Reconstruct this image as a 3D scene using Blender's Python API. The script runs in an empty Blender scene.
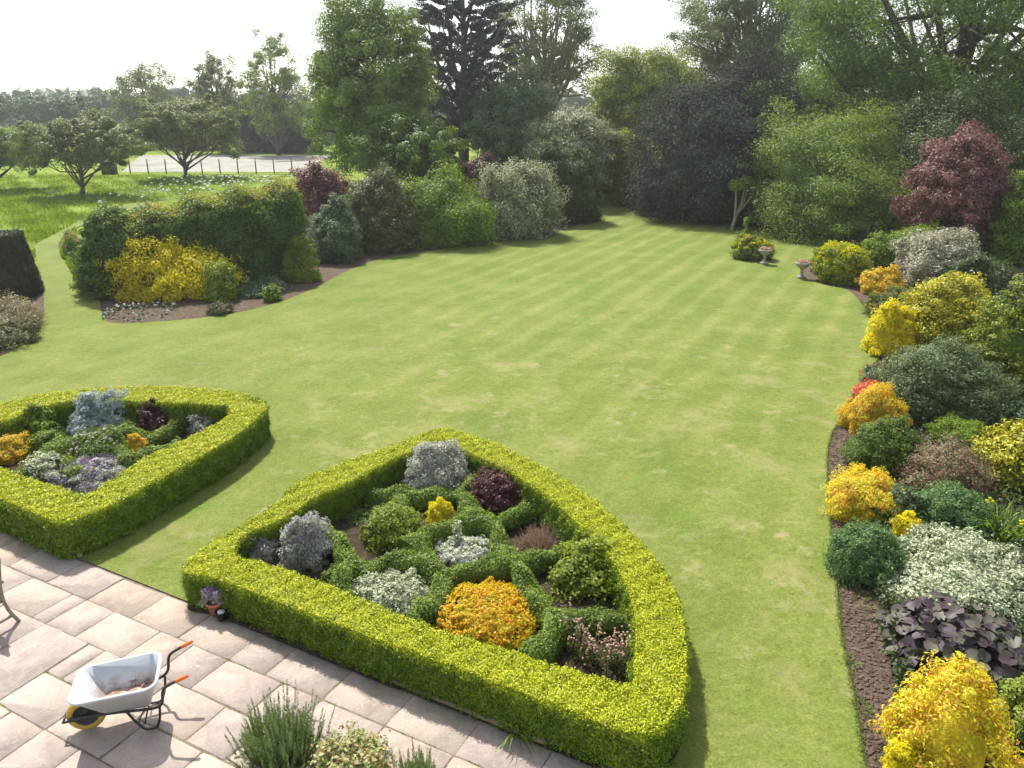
import bpy, math
import numpy as np
from mathutils import Vector

# ------------------------------------------------------------------ basics
sc = bpy.context.scene
col = sc.collection
rng = np.random.default_rng(7)
FOC, HOR, CH = 800.0, 98.0, 6.5           # focal length (px), horizon row, camera height (m)
PIT = math.atan((384 - HOR) / FOC)
CP, SP = math.cos(PIT), math.sin(PIT)

def ray(x, y):
    u = (x - 512) / FOC; v = (384 - y) / FOC
    return (u, CP + v * SP, -SP + v * CP)
def G(x, y, z=0.0):
    r = ray(x, y); t = (CH - z) / -r[2]
    return np.array([r[0] * t, r[1] * t, z])
def PY(x, y, Y):
    r = ray(x, y); t = Y / r[1]
    return np.array([r[0] * t, Y, CH + r[2] * t])
def project(P):
    P = np.asarray(P, float)
    d = P[:, 1] * CP - (P[:, 2] - CH) * SP
    up = P[:, 1] * SP + (P[:, 2] - CH) * CP
    return 512 + FOC * P[:, 0] / d, 384 - FOC * up / d, d
def depth_of(p):
    return p[1] * CP - (p[2] - CH) * SP
dirA = np.array([math.cos(math.radians(152.2)), math.sin(math.radians(152.2))])   # along the house wall
dirB = np.array([math.cos(math.radians(62.2)), math.sin(math.radians(62.2))])     # away from the house
def AB(a, b, z=0.0):
    p = dirA * a + dirB * b
    return np.array([p[0], p[1], z])
def unit(v):
    return v / np.maximum(np.linalg.norm(v, axis=-1, keepdims=True), 1e-9)
def smooth_line(pts, n=6, closed=False):
    pts = [np.asarray(p, float) for p in pts]; out = []
    N = len(pts); rngi = range(N) if closed else range(N - 1)
    for i in rngi:
        p0 = pts[(i - 1) % N] if closed or i > 0 else pts[0]
        p1 = pts[i]; p2 = pts[(i + 1) % N]
        p3 = pts[(i + 2) % N] if closed or i + 2 < N else pts[-1]
        for k in range(n):
            t = k / n
            out.append(.5 * ((2 * p1) + (-p0 + p2) * t + (2 * p0 - 5 * p1 + 4 * p2 - p3) * t * t + (-p0 + 3 * p1 - 3 * p2 + p3) * t ** 3))
    if not closed: out.append(pts[-1])
    return np.array(out)

# ------------------------------------------------------------------ mesh building
def mesh_from(name, parts, mat, smooth=False):
    vs, loops, tot, mats = [], [], [], []
    off = 0
    ml = mat if isinstance(mat, (list, tuple)) else [mat]
    for it in parts:
        V, F = it[0], it[1]; mi = it[2] if len(it) > 2 else 0
        V = np.asarray(V, np.float32).reshape(-1, 3)
        if isinstance(F, np.ndarray):
            vs.append(V); loops.append((F + off).ravel()); tot.append(np.full(len(F), F.shape[1])); mats.append(np.full(len(F), mi))
        else:
            vs.append(V)
            for f in F:
                loops.append(np.array(f) + off); tot.append(np.array([len(f)])); mats.append(np.array([mi]))
        off += len(V)
    V = np.concatenate(vs); L = np.concatenate(loops).astype(np.int32); T = np.concatenate(tot).astype(np.int32); M = np.concatenate(mats).astype(np.int32)
    me = bpy.data.meshes.new(name)
    me.vertices.add(len(V)); me.vertices.foreach_set('co', V.ravel())
    me.loops.add(len(L)); me.loops.foreach_set('vertex_index', L)
    me.polygons.add(len(T))
    st = np.zeros(len(T), np.int32); st[1:] = np.cumsum(T)[:-1]
    me.polygons.foreach_set('loop_start', st); me.polygons.foreach_set('loop_total', T)
    if len(ml) > 1: me.polygons.foreach_set('material_index', M)
    if smooth: me.polygons.foreach_set('use_smooth', np.ones(len(T), bool))
    for m in ml: me.materials.append(m)
    me.update(calc_edges=True)
    return me
def obj(name, parts, mat, parent=None, smooth=False):
    """parts hold world coordinates; they are moved to the parent's base"""
    o = bpy.data.objects.new(name, None) if parts is None else None
    if parent is not None:
        b = np.array(parent.location)
        parts = [(np.asarray(p[0]).reshape(-1, 3) - b,) + tuple(p[1:]) for p in parts]
    o = bpy.data.objects.new(name, mesh_from(name, parts, mat, smooth))
    col.objects.link(o)
    if parent is not None: o.parent = parent
    return o
def thing(name, label, cat, loc=(0, 0, 0), group=None):
    o = bpy.data.objects.new(name, None); col.objects.link(o)
    o.location = [float(v) for v in loc]; o.empty_display_size = .2
    tag(o, label, cat, group); return o
def tag(o, label=None, cat=None, group=None, kind=None):
    if label: o['label'] = label
    if cat: o['category'] = cat
    if group: o['group'] = group
    if kind: o['kind'] = kind
    return o
def sub(o, name, parts, mat, smooth=False):
    """a sub-part of part o, whose mesh is in the thing's frame"""
    b = np.array(o.parent.location)
    parts = [(np.asarray(p[0]).reshape(-1, 3) - b,) + tuple(p[1:]) for p in parts]
    s = bpy.data.objects.new(name, mesh_from(name, parts, mat, smooth)); col.objects.link(s); s.parent = o
    return s

# ------------------------------------------------------------------ primitive shapes -> (V, F)
def frames(pts):
    pts = np.asarray(pts, float); t = np.gradient(pts, axis=0); t = unit(t)
    ref = np.array([0, 0, 1.]) if abs(t[0][2]) < .9 else np.array([1., 0, 0])
    n = []; prev = unit(np.cross(ref, t[0]))
    for k in range(len(pts)):
        prev = prev - t[k] * prev.dot(t[k]); prev = unit(prev); n.append(prev)
    n = np.array(n); return t, n, np.cross(t, n)
def tube(pts, rad, sides=6, caps=True, flat=1.0):
    pts = np.asarray(pts, float); m = len(pts)
    rad = np.full(m, rad, float) if np.isscalar(rad) else np.asarray(rad, float)
    t, n, b = frames(pts); a = np.arange(sides) * 2 * math.pi / sides
    V = (pts[:, None] + rad[:, None, None] * (np.cos(a)[None, :, None] * n[:, None] + flat * np.sin(a)[None, :, None] * b[:, None])).reshape(-1, 3)
    F = []
    for i in range(m - 1):
        for j in range(sides):
            k = (j + 1) % sides; F.append((i * sides + j, i * sides + k, (i + 1) * sides + k, (i + 1) * sides + j))
    if caps: F.append(tuple(range(sides))[::-1]); F.append(tuple((m - 1) * sides + j for j in range(sides)))
    return V, F
def lathe(c, prof, sides=20, axis=2):
    """prof: (radius, height) pairs"""
    a = np.arange(sides) * 2 * math.pi / sides; V = []
    for r, h in prof:
        p = np.stack([r * np.cos(a), r * np.sin(a), np.full(sides, h)], 1); V.append(p)
    V = np.concatenate(V); F = []
    for i in range(len(prof) - 1):
        for j in range(sides):
            k = (j + 1) % sides; F.append((i * sides + j, i * sides + k, (i + 1) * sides + k, (i + 1) * sides + j))
    if axis == 1: V = V[:, [0, 2, 1]] * np.array([1, 1, -1])
    return V + np.asarray(c), F
def box(c, s, ax=None, ay=None, az=None):
    """box of size s about c; optional axes"""
    ax = np.array([1., 0, 0]) if ax is None else unit(np.asarray(ax, float))
    az = np.array([0, 0, 1.]) if az is None else unit(np.asarray(az, float))
    ay = unit(np.cross(az, ax)); az = np.cross(ax, ay)
    V = []; be = min(s) * .12
    q = np.array([[i, j, k] for i in (-.5, .5) for j in (-.5, .5) for k in (-.5, .5)])
    V = c + q[:, :1] * s[0] * ax + q[:, 1:2] * s[1] * ay + q[:, 2:] * s[2] * az
    return V, [(0, 1, 3, 2), (4, 6, 7, 5), (0, 4, 5, 1), (2, 3, 7, 6), (0, 2, 6, 4), (1, 5, 7, 3)]
def beam(a, b, w, h):
    a = np.asarray(a, float); b = np.asarray(b, float); d = b - a; L = np.linalg.norm(d)
    up = np.array([0, 0, 1.]) if abs(d[2]) < .9 * L else np.array([0, 1., 0])
    return box((a + b) / 2, (L, w, h), d, None, up - d * up.dot(d) / L ** 2)
def icosphere(n=2):
    t = (1 + 5 ** .5) / 2
    V = [(-1, t, 0), (1, t, 0), (-1, -t, 0), (1, -t, 0), (0, -1, t), (0, 1, t), (0, -1, -t), (0, 1, -t), (t, 0, -1), (t, 0, 1), (-t, 0, -1), (-t, 0, 1)]
    V = [np.array(v) / np.linalg.norm(v) for v in V]
    F = [(0, 11, 5), (0, 5, 1), (0, 1, 7), (0, 7, 10), (0, 10, 11), (1, 5, 9), (5, 11, 4), (11, 10, 2), (10, 7, 6), (7, 1, 8), (3, 9, 4), (3, 4, 2), (3, 2, 6), (3, 6, 8), (3, 8, 9), (4, 9, 5), (2, 4, 11), (6, 2, 10), (8, 6, 7), (9, 8, 1)]
    for _ in range(n):
        mid = {}; F2 = []
        def m(a, b):
            k = (min(a, b), max(a, b))
            if k not in mid:
                v = V[a] + V[b]; V.append(v / np.linalg.norm(v)); mid[k] = len(V) - 1
            return mid[k]
        for a, b, c in F:
            x, y, z = m(a, b), m(b, c), m(c, a); F2 += [(a, x, z), (b, y, x), (c, z, y), (x, y, z)]
        F = F2
    return np.array(V), np.array(F)
ICO1, ICO2, ICO3 = icosphere(1), icosphere(2), icosphere(3)
def blobs(C, R, ico=None, jit=.12, squash=.9):
    iv, jf = ico or ICO1; n = len(C)
    R = np.broadcast_to(np.asarray(R, float), (n,))
    V = C[:, None] + iv[None] * R[:, None, None] * np.array([1, 1, squash]) * (1 + jit * rng.standard_normal((n, len(iv), 1)))
    F = (jf[None] + (np.arange(n) * len(iv))[:, None, None]).reshape(-1, 3)
    return V.reshape(-1, 3), F
def poly_sheet(outline, z):
    """flat polygon cut into a fan-safe n-gon"""
    V = np.array([[p[0], p[1], z] for p in outline]); return V, [tuple(range(len(V)))]

# ------------------------------------------------------------------ leaves
def leaf_quads(P, N, L, W, jit=.5, fold=.18, T=None):
    n = len(P)
    L = np.broadcast_to(L, (n,)) * rng.uniform(.65, 1.3, n); W = np.broadcast_to(W, (n,)) * rng.uniform(.7, 1.25, n)
    N = unit(N + jit * rng.standard_normal((n, 3)))
    if T is None: T = rng.standard_normal((n, 3))
    T = T - N * (T * N).sum(1, keepdims=True); T = unit(T); S = np.cross(N, T)
    a = P - T * L[:, None] * .5; c = P + T * L[:, None] * .5 - N * (L * .12)[:, None]
    b = P + S * W[:, None] * .5 + N * (W * fold)[:, None] - T * (L * .06)[:, None]; d = P - S * W[:, None] * .5 + N * (W * fold)[:, None] - T * (L * .06)[:, None]
    V = np.stack([a, b, c, d], 1).reshape(-1, 3)
    return V, np.arange(4 * n).reshape(n, 4)
def leaf_discs(P, N, R, jit=.35, sides=9, cup=.32):
    n = len(P); R = np.broadcast_to(R, (n,)) * rng.uniform(.6, 1.2, n)
    N = unit(N + jit * rng.standard_normal((n, 3))); T = unit(np.cross(N, rng.standard_normal((n, 3)))); S = np.cross(N, T)
    a = np.linspace(0.25, 2 * math.pi - .25, sides)
    rr = R[:, None] * (1 + .09 * rng.standard_normal((n, sides)))
    ring = P[:, None] + rr[..., None] * (np.cos(a)[None, :, None] * T[:, None] + np.sin(a)[None, :, None] * S[:, None]) + (cup * rr * np.abs(np.sin(a))[None])[..., None] * N[:, None]
    V = np.concatenate([P[:, None] + .12 * R[:, None, None] * T[:, None], ring], 1); k = sides + 1
    F = []
    idx = np.arange(n) * k
    for j in range(sides - 1): F.append(np.stack([idx, idx + 1 + j, idx + 2 + j], 1))
    F = np.concatenate(F)
    return V.reshape(-1, 3), F
def sphere_dirs(n, zmin=-1.0):
    z = rng.uniform(zmin, 1, n); a = rng.uniform(0, 2 * math.pi, n); s = np.sqrt(1 - z * z)
    return np.stack([s * np.cos(a), s * np.sin(a), z], 1)
class Lobes:
    def __init__(s, k=9, amp=.18, w=.55, zmin=-.2):
        s.d = sphere_dirs(k, zmin); s.a = amp * rng.uniform(.4, 1.2, k); s.w = w
    def __call__(s, D):
        ang = np.arccos(np.clip(D @ s.d.T, -1, 1)); return 1 - .45 * s.a.mean() * 2 + (s.a[None] * np.exp(-(ang / s.w) ** 2)).max(1) * 1.6
def dome_point(D, rx, ry, h, ex=2.5, tuck=.86):
    """superellipsoid dome standing on the ground"""
    q = (np.abs(D[:, 0]) ** ex + np.abs(D[:, 1]) ** ex + np.abs(np.maximum(D[:, 2], 0)) ** ex) ** (1 / ex)
    P = D / q[:, None]
    f = tuck + (1 - tuck) * np.clip(P[:, 2] / .3, 0, 1)
    return np.stack([P[:, 0] * rx * f, P[:, 1] * ry * f, P[:, 2] * h], 1)
def fit_dome(l, r, t, b, depth=1.0, ex=2.5):
    """centre, half width, half depth and height of the dome that fills an outline l..r, t..b (px)"""
    D = sphere_dirs(1500, 0.0); D = np.concatenate([D, np.stack([np.cos(np.linspace(0, 6.28, 60)), np.sin(np.linspace(0, 6.28, 60)), np.zeros(60)], 1)])
    F = G((l + r) / 2, b); d = depth_of(F); R = (r - l) / 2 * d / FOC; h = R; X, Y = F[0], F[1] + R * depth
    for _ in range(30):
        P = dome_point(D, R, R * depth, h, ex) + np.array([X, Y, 0]); x, y, dd = project(P)
        px = dd.mean() / FOC
        R *= ((r - l) / max(x.max() - x.min(), 1)) ** .8
        X += ((l + r) / 2 - (x.max() + x.min()) / 2) * px
        e = b - y.max(); g0 = G(0, y.max())[1]; g1 = G(0, b)[1]; Y += (g1 - g0) * .7
        h = max(.06, h + (y.min() - t) * px * .7 / CP)
    return np.array([X, Y, 0]), R, R * depth, h

def ripple(P, s):
    return (np.sin(P @ np.array([5.1, 3.3, 4.7]) * s + 1.3) + np.sin(P @ np.array([-3.9, 6.2, 2.9]) * s) + .7 * np.sin(P @ np.array([7.7, -4.1, -6.3]) * s * 1.9)) / 2.7
def clump_crown(c, rx, ry, rz, K, cr, n, L, W, dome=True, u0=.72, lobes=None, flat=.75, up=.35, zmin=-.1, ex=2.5, jit=.45, T=None, wild=0.0, fill=.45, spray=.5, tight=.52, rip=1.0):
    """leaves over a crown: part in soft leafy sprays, part spread between them; returns the leaves and the spray centres"""
    zz = 0.02 if dome else zmin
    lob = lobes or Lobes(); R3 = np.array([rx, ry, rz])
    def shell(D, u):
        S = dome_point(D, rx, ry, rz, ex) if dome else D * R3
        f = lob(D) * (1 + rip * (.10 * ripple(D, .9) + .06 * ripple(D, 2.3)))
        return S * (f * u)[:, None]
    D = sphere_dirs(K, zz); S = shell(D, u0 + (1 - u0) * np.sqrt(rng.random(K)))
    if wild: S += wild * rng.standard_normal(S.shape) * R3 * .5
    C = c + S; out = unit(S / R3 ** 1.3)
    rcl = cr * rng.uniform(.6, 1.4, K)
    n1 = int(n * (1 - fill)); idx = rng.integers(0, K, n1)
    g = rng.standard_normal((n1, 3)); g /= np.maximum(1, np.linalg.norm(g, axis=1, keepdims=True) / 1.9)
    al = (g * out[idx]).sum(1, keepdims=True)
    P1 = C[idx] + (g * np.array([1, 1, flat]) + out[idx] * al * .35) * (rcl[idx] * tight)[:, None]
    N1 = unit(g) * .85 + out[idx] * .55 + np.array([0, 0, up])
    n2 = n - n1; D2 = sphere_dirs(n2, zz); a = u0 if not dome else .8
    P2 = c + shell(D2, a + (1.0 - a) * rng.random(n2) ** .6); N2 = unit(D2 / R3 ** .5) * .9 + np.array([0, 0, up])
    if not dome:      # keep gaps of sky between the sprays of a tree
        k = ripple(P2 / max(rx, .1), 1.9) > -.1; P2, N2 = P2[k], N2[k]
    P = np.concatenate([P1, P2]); N = np.concatenate([N1, N2])
    P[:, 2] = np.maximum(P[:, 2], c[2] + .01 + .05 * rz * rng.random(len(P)) if dome else -1e9)
    o = np.concatenate([out[idx], unit(D2)[k] if not dome else unit(D2)])
    TT = o * spray + np.array([0, 0, .25 * spray]) + rng.standard_normal(P.shape) * .7
    return leaf_quads(P, N, L, W, jit + .2, T=TT), C, out, rcl
def core_of(c, rx, ry, rz, s=.72, dome=True, lobes=None, ex=2.5):
    iv, jf = ICO3; D = iv.copy(); lob = lobes or (lambda d: 1.0)
    if dome:
        P = dome_point(D, rx, ry, rz, ex); P = P * s * (np.reshape(lob(unit(D)), (-1, 1)) if lobes else 1)
        P[:, 2] = np.where(D[:, 2] > 0, P[:, 2], 0)
    else: P = D * np.array([rx, ry, rz]) * s * (np.reshape(lob(unit(D)), (-1, 1)) if lobes else 1)
    P = P * (1 + .05 * rng.standard_normal((len(P), 1)))
    return P + c, jf

# ------------------------------------------------------------------ materials
def new_mat(name):
    m = bpy.data.materials.new(name); m.use_nodes = True
    nt = m.node_tree; nt.nodes.clear()
    out = nt.nodes.new('ShaderNodeOutputMaterial'); return m, nt, out
def N_(nt, t, **kw):
    n = nt.nodes.new(t)
    for k, v in kw.items():
        if k in n.inputs.keys(): n.inputs[k].default_value = v
        else: setattr(n, k, v)
    return n
def ramp(nt, stops, fac):
    r = nt.nodes.new('ShaderNodeValToRGB'); cr = r.color_ramp
    while len(cr.elements) < len(stops): cr.elements.new(.5)
    for e, (p, c) in zip(cr.elements, stops): e.position = p; e.color = (*c, 1)
    nt.links.new(fac, r.inputs[0]); return r.outputs[0]
def noise(nt, scale, detail=3, rough=.55, vec=None, dist=0.0):
    n = N_(nt, 'ShaderNodeTexNoise', Scale=scale, Detail=detail, Roughness=rough, Distortion=dist)
    if vec is None:
        g = nt.nodes.new('ShaderNodeNewGeometry'); vec = g.outputs['Position']
    nt.links.new(vec, n.inputs['Vector']); return n.outputs['Fac']
def mixc(nt, a, b, fac, mode='MIX'):
    m = nt.nodes.new('ShaderNodeMix'); m.data_type = 'RGBA'; m.blend_type = mode
    for s, v in ((m.inputs[6], a), (m.inputs[7], b), (m.inputs[0], fac)):
        if isinstance(v, bpy.types.NodeSocket): nt.links.new(v, s)
        else: s.default_value = (*v, 1) if isinstance(v, tuple) else v
    return m.outputs[2]
def hsv(nt, colr, h=.5, s=1.0, v=1.0):
    n = nt.nodes.new('ShaderNodeHueSaturation'); nt.links.new(colr, n.inputs['Color'])
    for k, x in (('Hue', h), ('Saturation', s), ('Value', v)):
        if isinstance(x, bpy.types.NodeSocket): nt.links.new(x, n.inputs[k])
        else: n.inputs[k].default_value = x
    return n.outputs[0]
def mathn(nt, op, a, b=None, c=None, clamp=False):
    n = nt.nodes.new('ShaderNodeMath'); n.operation = op; n.use_clamp = clamp
    for s, v in zip(n.inputs, (a, b, c)):
        if v is None: continue
        if isinstance(v, bpy.types.NodeSocket): nt.links.new(v, s)
        else: s.default_value = v
    return n.outputs[0]
def leafmat(name, cols, trans=.35, rough=.5, spec=.35, nscale=1.2, namp=.35, warm=1.15):
    """cols: leaf colours, spread at random leaf by leaf and drifting slowly over the plant"""
    m, nt, out = new_mat(name)
    g = nt.nodes.new('ShaderNodeNewGeometry')
    nz = noise(nt, nscale, 2)
    f = mathn(nt, 'ADD', g.outputs['Random Per Island'], mathn(nt, 'MULTIPLY', mathn(nt, 'SUBTRACT', nz, .5), namp * 3), clamp=True)
    k = len(cols); stops = [(i / max(k - 1, 1), c) for i, c in enumerate(cols)]
    c = ramp(nt, stops, f) if k > 1 else ramp(nt, [(0, cols[0]), (1, cols[0])], f)
    p = N_(nt, 'ShaderNodeBsdfPrincipled', Roughness=rough); p.inputs['Specular IOR Level'].default_value = spec
    nt.links.new(c, p.inputs['Base Color'])
    t = nt.nodes.new('ShaderNodeBsdfTranslucent'); nt.links.new(hsv(nt, c, .49, 1.1, warm), t.inputs['Color'])
    mx = nt.nodes.new('ShaderNodeMixShader'); mx.inputs[0].default_value = trans
    nt.links.new(p.outputs[0], mx.inputs[1]); nt.links.new(t.outputs[0], mx.inputs[2]); nt.links.new(mx.outputs[0], out.inputs[0])
    return m
def solid(name, c, rough=.6, spec=.4, metal=0.0, c2=None, ns=8, bump=0.0, bs=40):
    m, nt, out = new_mat(name)
    p = N_(nt, 'ShaderNodeBsdfPrincipled', Roughness=rough, Metallic=metal); p.inputs['Specular IOR Level'].default_value = spec
    if c2: nt.links.new(ramp(nt, [(.35, c), (.65, c2)], noise(nt, ns, 5)), p.inputs['Base Color'])
    else: p.inputs['Base Color'].default_value = (*c, 1)
    if bump:
        b = N_(nt, 'ShaderNodeBump', Strength=bump, Distance=.01); nt.links.new(noise(nt, bs, 4), b.inputs['Height']); nt.links.new(b.outputs[0], p.inputs['Normal'])
    nt.links.new(p.outputs[0], out.inputs[0]); return m

M = {}
M['bark'] = solid('bark', (.09, .07, .05), .9, .2, c2=(.17, .14, .11), ns=14, bump=.6, bs=30)
M['bark_pale'] = solid('bark_pale', (.22, .18, .14), .9, .2, c2=(.34, .28, .22), ns=10, bump=.5, bs=30)
M['twig'] = solid('twig', (.10, .07, .045), .9, .2, c2=(.18, .12, .08), ns=20)
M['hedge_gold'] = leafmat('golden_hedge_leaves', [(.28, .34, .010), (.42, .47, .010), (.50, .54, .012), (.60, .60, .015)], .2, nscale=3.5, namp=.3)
M['hedge_side_shade'] = leafmat('shade_green_hedge_leaves', [(.08, .15, .012), (.16, .25, .012), (.26, .35, .012)], .15, nscale=3.5, namp=.35)  # greener side leaves, with the shade of the hedge sides painted into their colour
M['knot'] = leafmat('box_leaves', [(.09, .15, .02), (.17, .26, .035), (.30, .38, .06)], .35, nscale=4, namp=.4)
M['dark_hedge'] = leafmat('dark_hedge_leaves', [(.06, .10, .02), (.11, .17, .035), (.17, .25, .05)], .38, nscale=1, namp=.4)
M['hedge_tip'] = leafmat('new_hedge_tips', [(.26, .34, .04), (.40, .43, .06), (.48, .40, .10)], .42, nscale=.8, namp=.5)
M['yew'] = leafmat('yew_needles', [(.022, .028, .014), (.05, .06, .02), (.09, .09, .03)], .15, nscale=1.5)
M['yellow'] = leafmat('golden_leaves', [(.56, .52, .01), (.78, .70, .014), (.86, .80, .05)], .52, nscale=3)
M['yellowgreen'] = leafmat('yellow_green_leaves', [(.10, .15, .015), (.36, .36, .02), (.58, .53, .03), (.62, .58, .06)], .3, nscale=2, namp=.5)
M['euphorbia'] = leafmat('lime_yellow_heads', [(.42, .45, .01), (.62, .60, .012)], .35)
M['spirea'] = leafmat('gold_orange_leaves', [(.70, .36, .06), (.74, .52, .03), (.72, .60, .04), (.46, .48, .04)], .42, nscale=4, namp=.4)
M['spirea_y'] = leafmat('gold_leaves_orange_tips', [(.66, .30, .08), (.76, .56, .05), (.80, .68, .04), (.80, .72, .04), (.74, .70, .06), (.48, .54, .05)], .42, nscale=4, namp=.4)
M['orange'] = leafmat('orange_dome_leaves', [(.64, .27, .02), (.74, .46, .015), (.74, .56, .015), (.60, .54, .02), (.46, .45, .015)], .4, nscale=5, namp=.5)
M['green'] = leafmat('mid_green_leaves', [(.07, .12, .018), (.13, .20, .03), (.20, .28, .045)], .4, nscale=1.5)
M['bright'] = leafmat('bright_green_leaves', [(.11, .18, .018), (.20, .30, .03), (.29, .38, .05)], .42, nscale=1.5)
M['lime'] = leafmat('lime_green_leaves', [(.14, .20, .02), (.24, .32, .035), (.34, .40, .06)], .4, nscale=1)
M['blossom_green'] = leafmat('pale_variegated_leaves', [(.09, .13, .04), (.22, .27, .11), (.42, .46, .27), (.55, .56, .40)], .3, nscale=2)
M['white_var'] = leafmat('white_edged_leaves', [(.13, .18, .08), (.34, .40, .22), (.58, .62, .42), (.68, .70, .52)], .28, nscale=4, namp=.4)
M['cream_var'] = leafmat('cream_leaves', [(.12, .13, .06), (.30, .28, .16), (.52, .50, .36), (.62, .60, .48)], .25, nscale=3, namp=.5)
M['teal'] = leafmat('grey_green_leaves', [(.08, .13, .06), (.15, .21, .10), (.25, .31, .17)], .35)
M['juniper'] = leafmat('juniper_needles', [(.08, .12, .05), (.15, .20, .08), (.26, .31, .13)], .3, nscale=4)
M['tan_green'] = leafmat('tan_green_leaves', [(.06, .08, .03), (.13, .15, .05), (.24, .23, .10)], .3)
M['rosy'] = leafmat('rosy_green_leaves', [(.10, .14, .05), (.20, .22, .09), (.34, .22, .14), (.30, .12, .09)], .3, nscale=4, namp=.5)
M['purple'] = leafmat('purple_leaves', [(.045, .015, .02), (.10, .03, .04), (.17, .06, .06)], .3)
M['smoke'] = leafmat('copper_purple_leaves', [(.12, .055, .055), (.22, .10, .09), (.34, .19, .16)], .35)
M['berberis'] = leafmat('dark_maroon_leaves', [(.045, .016, .02), (.09, .03, .03), (.15, .06, .05)], .25, nscale=6)
M['green_cream'] = leafmat('cream_edged_rose_leaves', [(.16, .22, .07), (.30, .36, .12), (.50, .52, .22), (.56, .34, .16)], .35, nscale=6, namp=.5)
M['silver'] = leafmat('silver_leaves', [(.26, .27, .21), (.42, .43, .35), (.60, .60, .52)], .25, nscale=5)
M['silver_blue'] = leafmat('blue_silver_leaves', [(.20, .27, .26), (.34, .42, .40), (.50, .57, .54)], .25, nscale=5)
M['lavender'] = leafmat('violet_flowers', [(.22, .13, .28), (.36, .25, .44), (.50, .38, .56)], .3, nscale=6)
M['heather'] = leafmat('dry_pink_stems', [(.22, .13, .09), (.38, .25, .18), (.46, .34, .26)], .25, nscale=5)
M['white'] = leafmat('white_petals', [(.60, .60, .55), (.78, .78, .74)], .2)
M['cream'] = leafmat('cream_petals', [(.70, .62, .45), (.78, .74, .66), (.70, .50, .46)], .2)
M['red'] = leafmat('red_petals', [(.45, .015, .02), (.60, .03, .03)], .2)
M['coral'] = leafmat('coral_petals', [(.70, .16, .08), (.75, .26, .14)], .25)
M['pink'] = leafmat('dusty_pink_petals', [(.40, .22, .18), (.55, .36, .28), (.60, .46, .36)], .25)
M['holly'] = leafmat('dark_glossy_leaves', [(.03, .042, .03), (.055, .07, .048), (.11, .125, .09)], .2, rough=.75, spec=.15)
M['conifer'] = leafmat('dark_conifer_needles', [(.03, .045, .03), (.055, .075, .05), (.08, .10, .06)], .15)
M['darkgreen'] = leafmat('dark_green_leaves', [(.04, .065, .02), (.075, .115, .032), (.12, .165, .045)], .32)
M['gold_conifer'] = leafmat('golden_conifer_sprays', [(.04, .085, .012), (.09, .15, .014), (.15, .22, .014), (.30, .34, .015), (.46, .46, .02)], .25, nscale=4)
M['lime_tree'] = leafmat('lime_tree_leaves', [(.09, .15, .03), (.16, .25, .045), (.26, .36, .07)], .5, nscale=.35)
M['tree_a'] = leafmat('light_green_tree_leaves', [(.12, .18, .03), (.20, .28, .05), (.29, .37, .08)], .45, nscale=.5)
M['tree_b'] = leafmat('olive_green_tree_leaves', [(.09, .13, .035), (.16, .21, .055), (.24, .29, .08)], .42, nscale=.5)
M['rosemary'] = leafmat('rosemary_needles', [(.10, .16, .05), (.18, .25, .08), (.28, .35, .13)], .3, nscale=8)
M['ligularia'] = leafmat('bronze_purple_big_leaves', [(.035, .022, .03), (.07, .045, .055), (.09, .085, .06), (.15, .14, .10)], .15, rough=.5, spec=.3, nscale=6, namp=.5)
M['fern'] = leafmat('blue_green_fern_leaves', [(.06, .13, .035), (.13, .23, .07), (.23, .35, .12)], .35, nscale=5)
M['blade'] = leafmat('fresh_green_blades', [(.09, .17, .02), (.17, .28, .035), (.28, .38, .06)], .35, nscale=4)
M['straw'] = leafmat('dry_grass_stems', [(.20, .16, .08), (.34, .28, .16), (.24, .26, .10)], .3)
M['meadow'] = leafmat('long_meadow_grass', [(.10, .18, .015), (.19, .29, .02), (.30, .38, .04)], .4, nscale=.4, namp=.6)

# ------------------------------------------------------------------ plants
def bundle(paths, rads, sides=5):
    """stems growing from one shared root ring: a single connected piece"""
    V0, F = tube([paths[0][0], paths[0][1]], [rads[0][0], rads[0][1]], sides, False); V = [V0[:sides]]; n = sides; F = []
    for p, r in zip(paths, rads):
        Vt, Ft = tube(p, r, sides, False); V.append(Vt[sides:])
        F += [tuple(k if k < sides else k - sides + n for k in f) for f in Ft]; n += len(Vt) - sides
    return np.concatenate(V), F
def stems_for(c, C, r0, k=7, top=.8):
    ps, rs = [], []
    for i in rng.choice(len(C), min(k, len(C)), replace=False):
        e = C[i]; b = c + np.array([0, 0, -.04]); e = b + (e - b) * top
        m1 = b + (e - b) * .35 + np.array([*((b - e)[:2] * .18), .05 * abs(e[2] - b[2])]); mid = b + (e - b) * .68 + np.array([*((b - e)[:2] * .10), .06 * abs(e[2] - b[2])])
        ps.append(np.array([b, m1, mid, e])); rs.append([r0 * 1.2, r0 * .85, r0 * .6, r0 * .3])
    return [bundle(ps, rs)]
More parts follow.
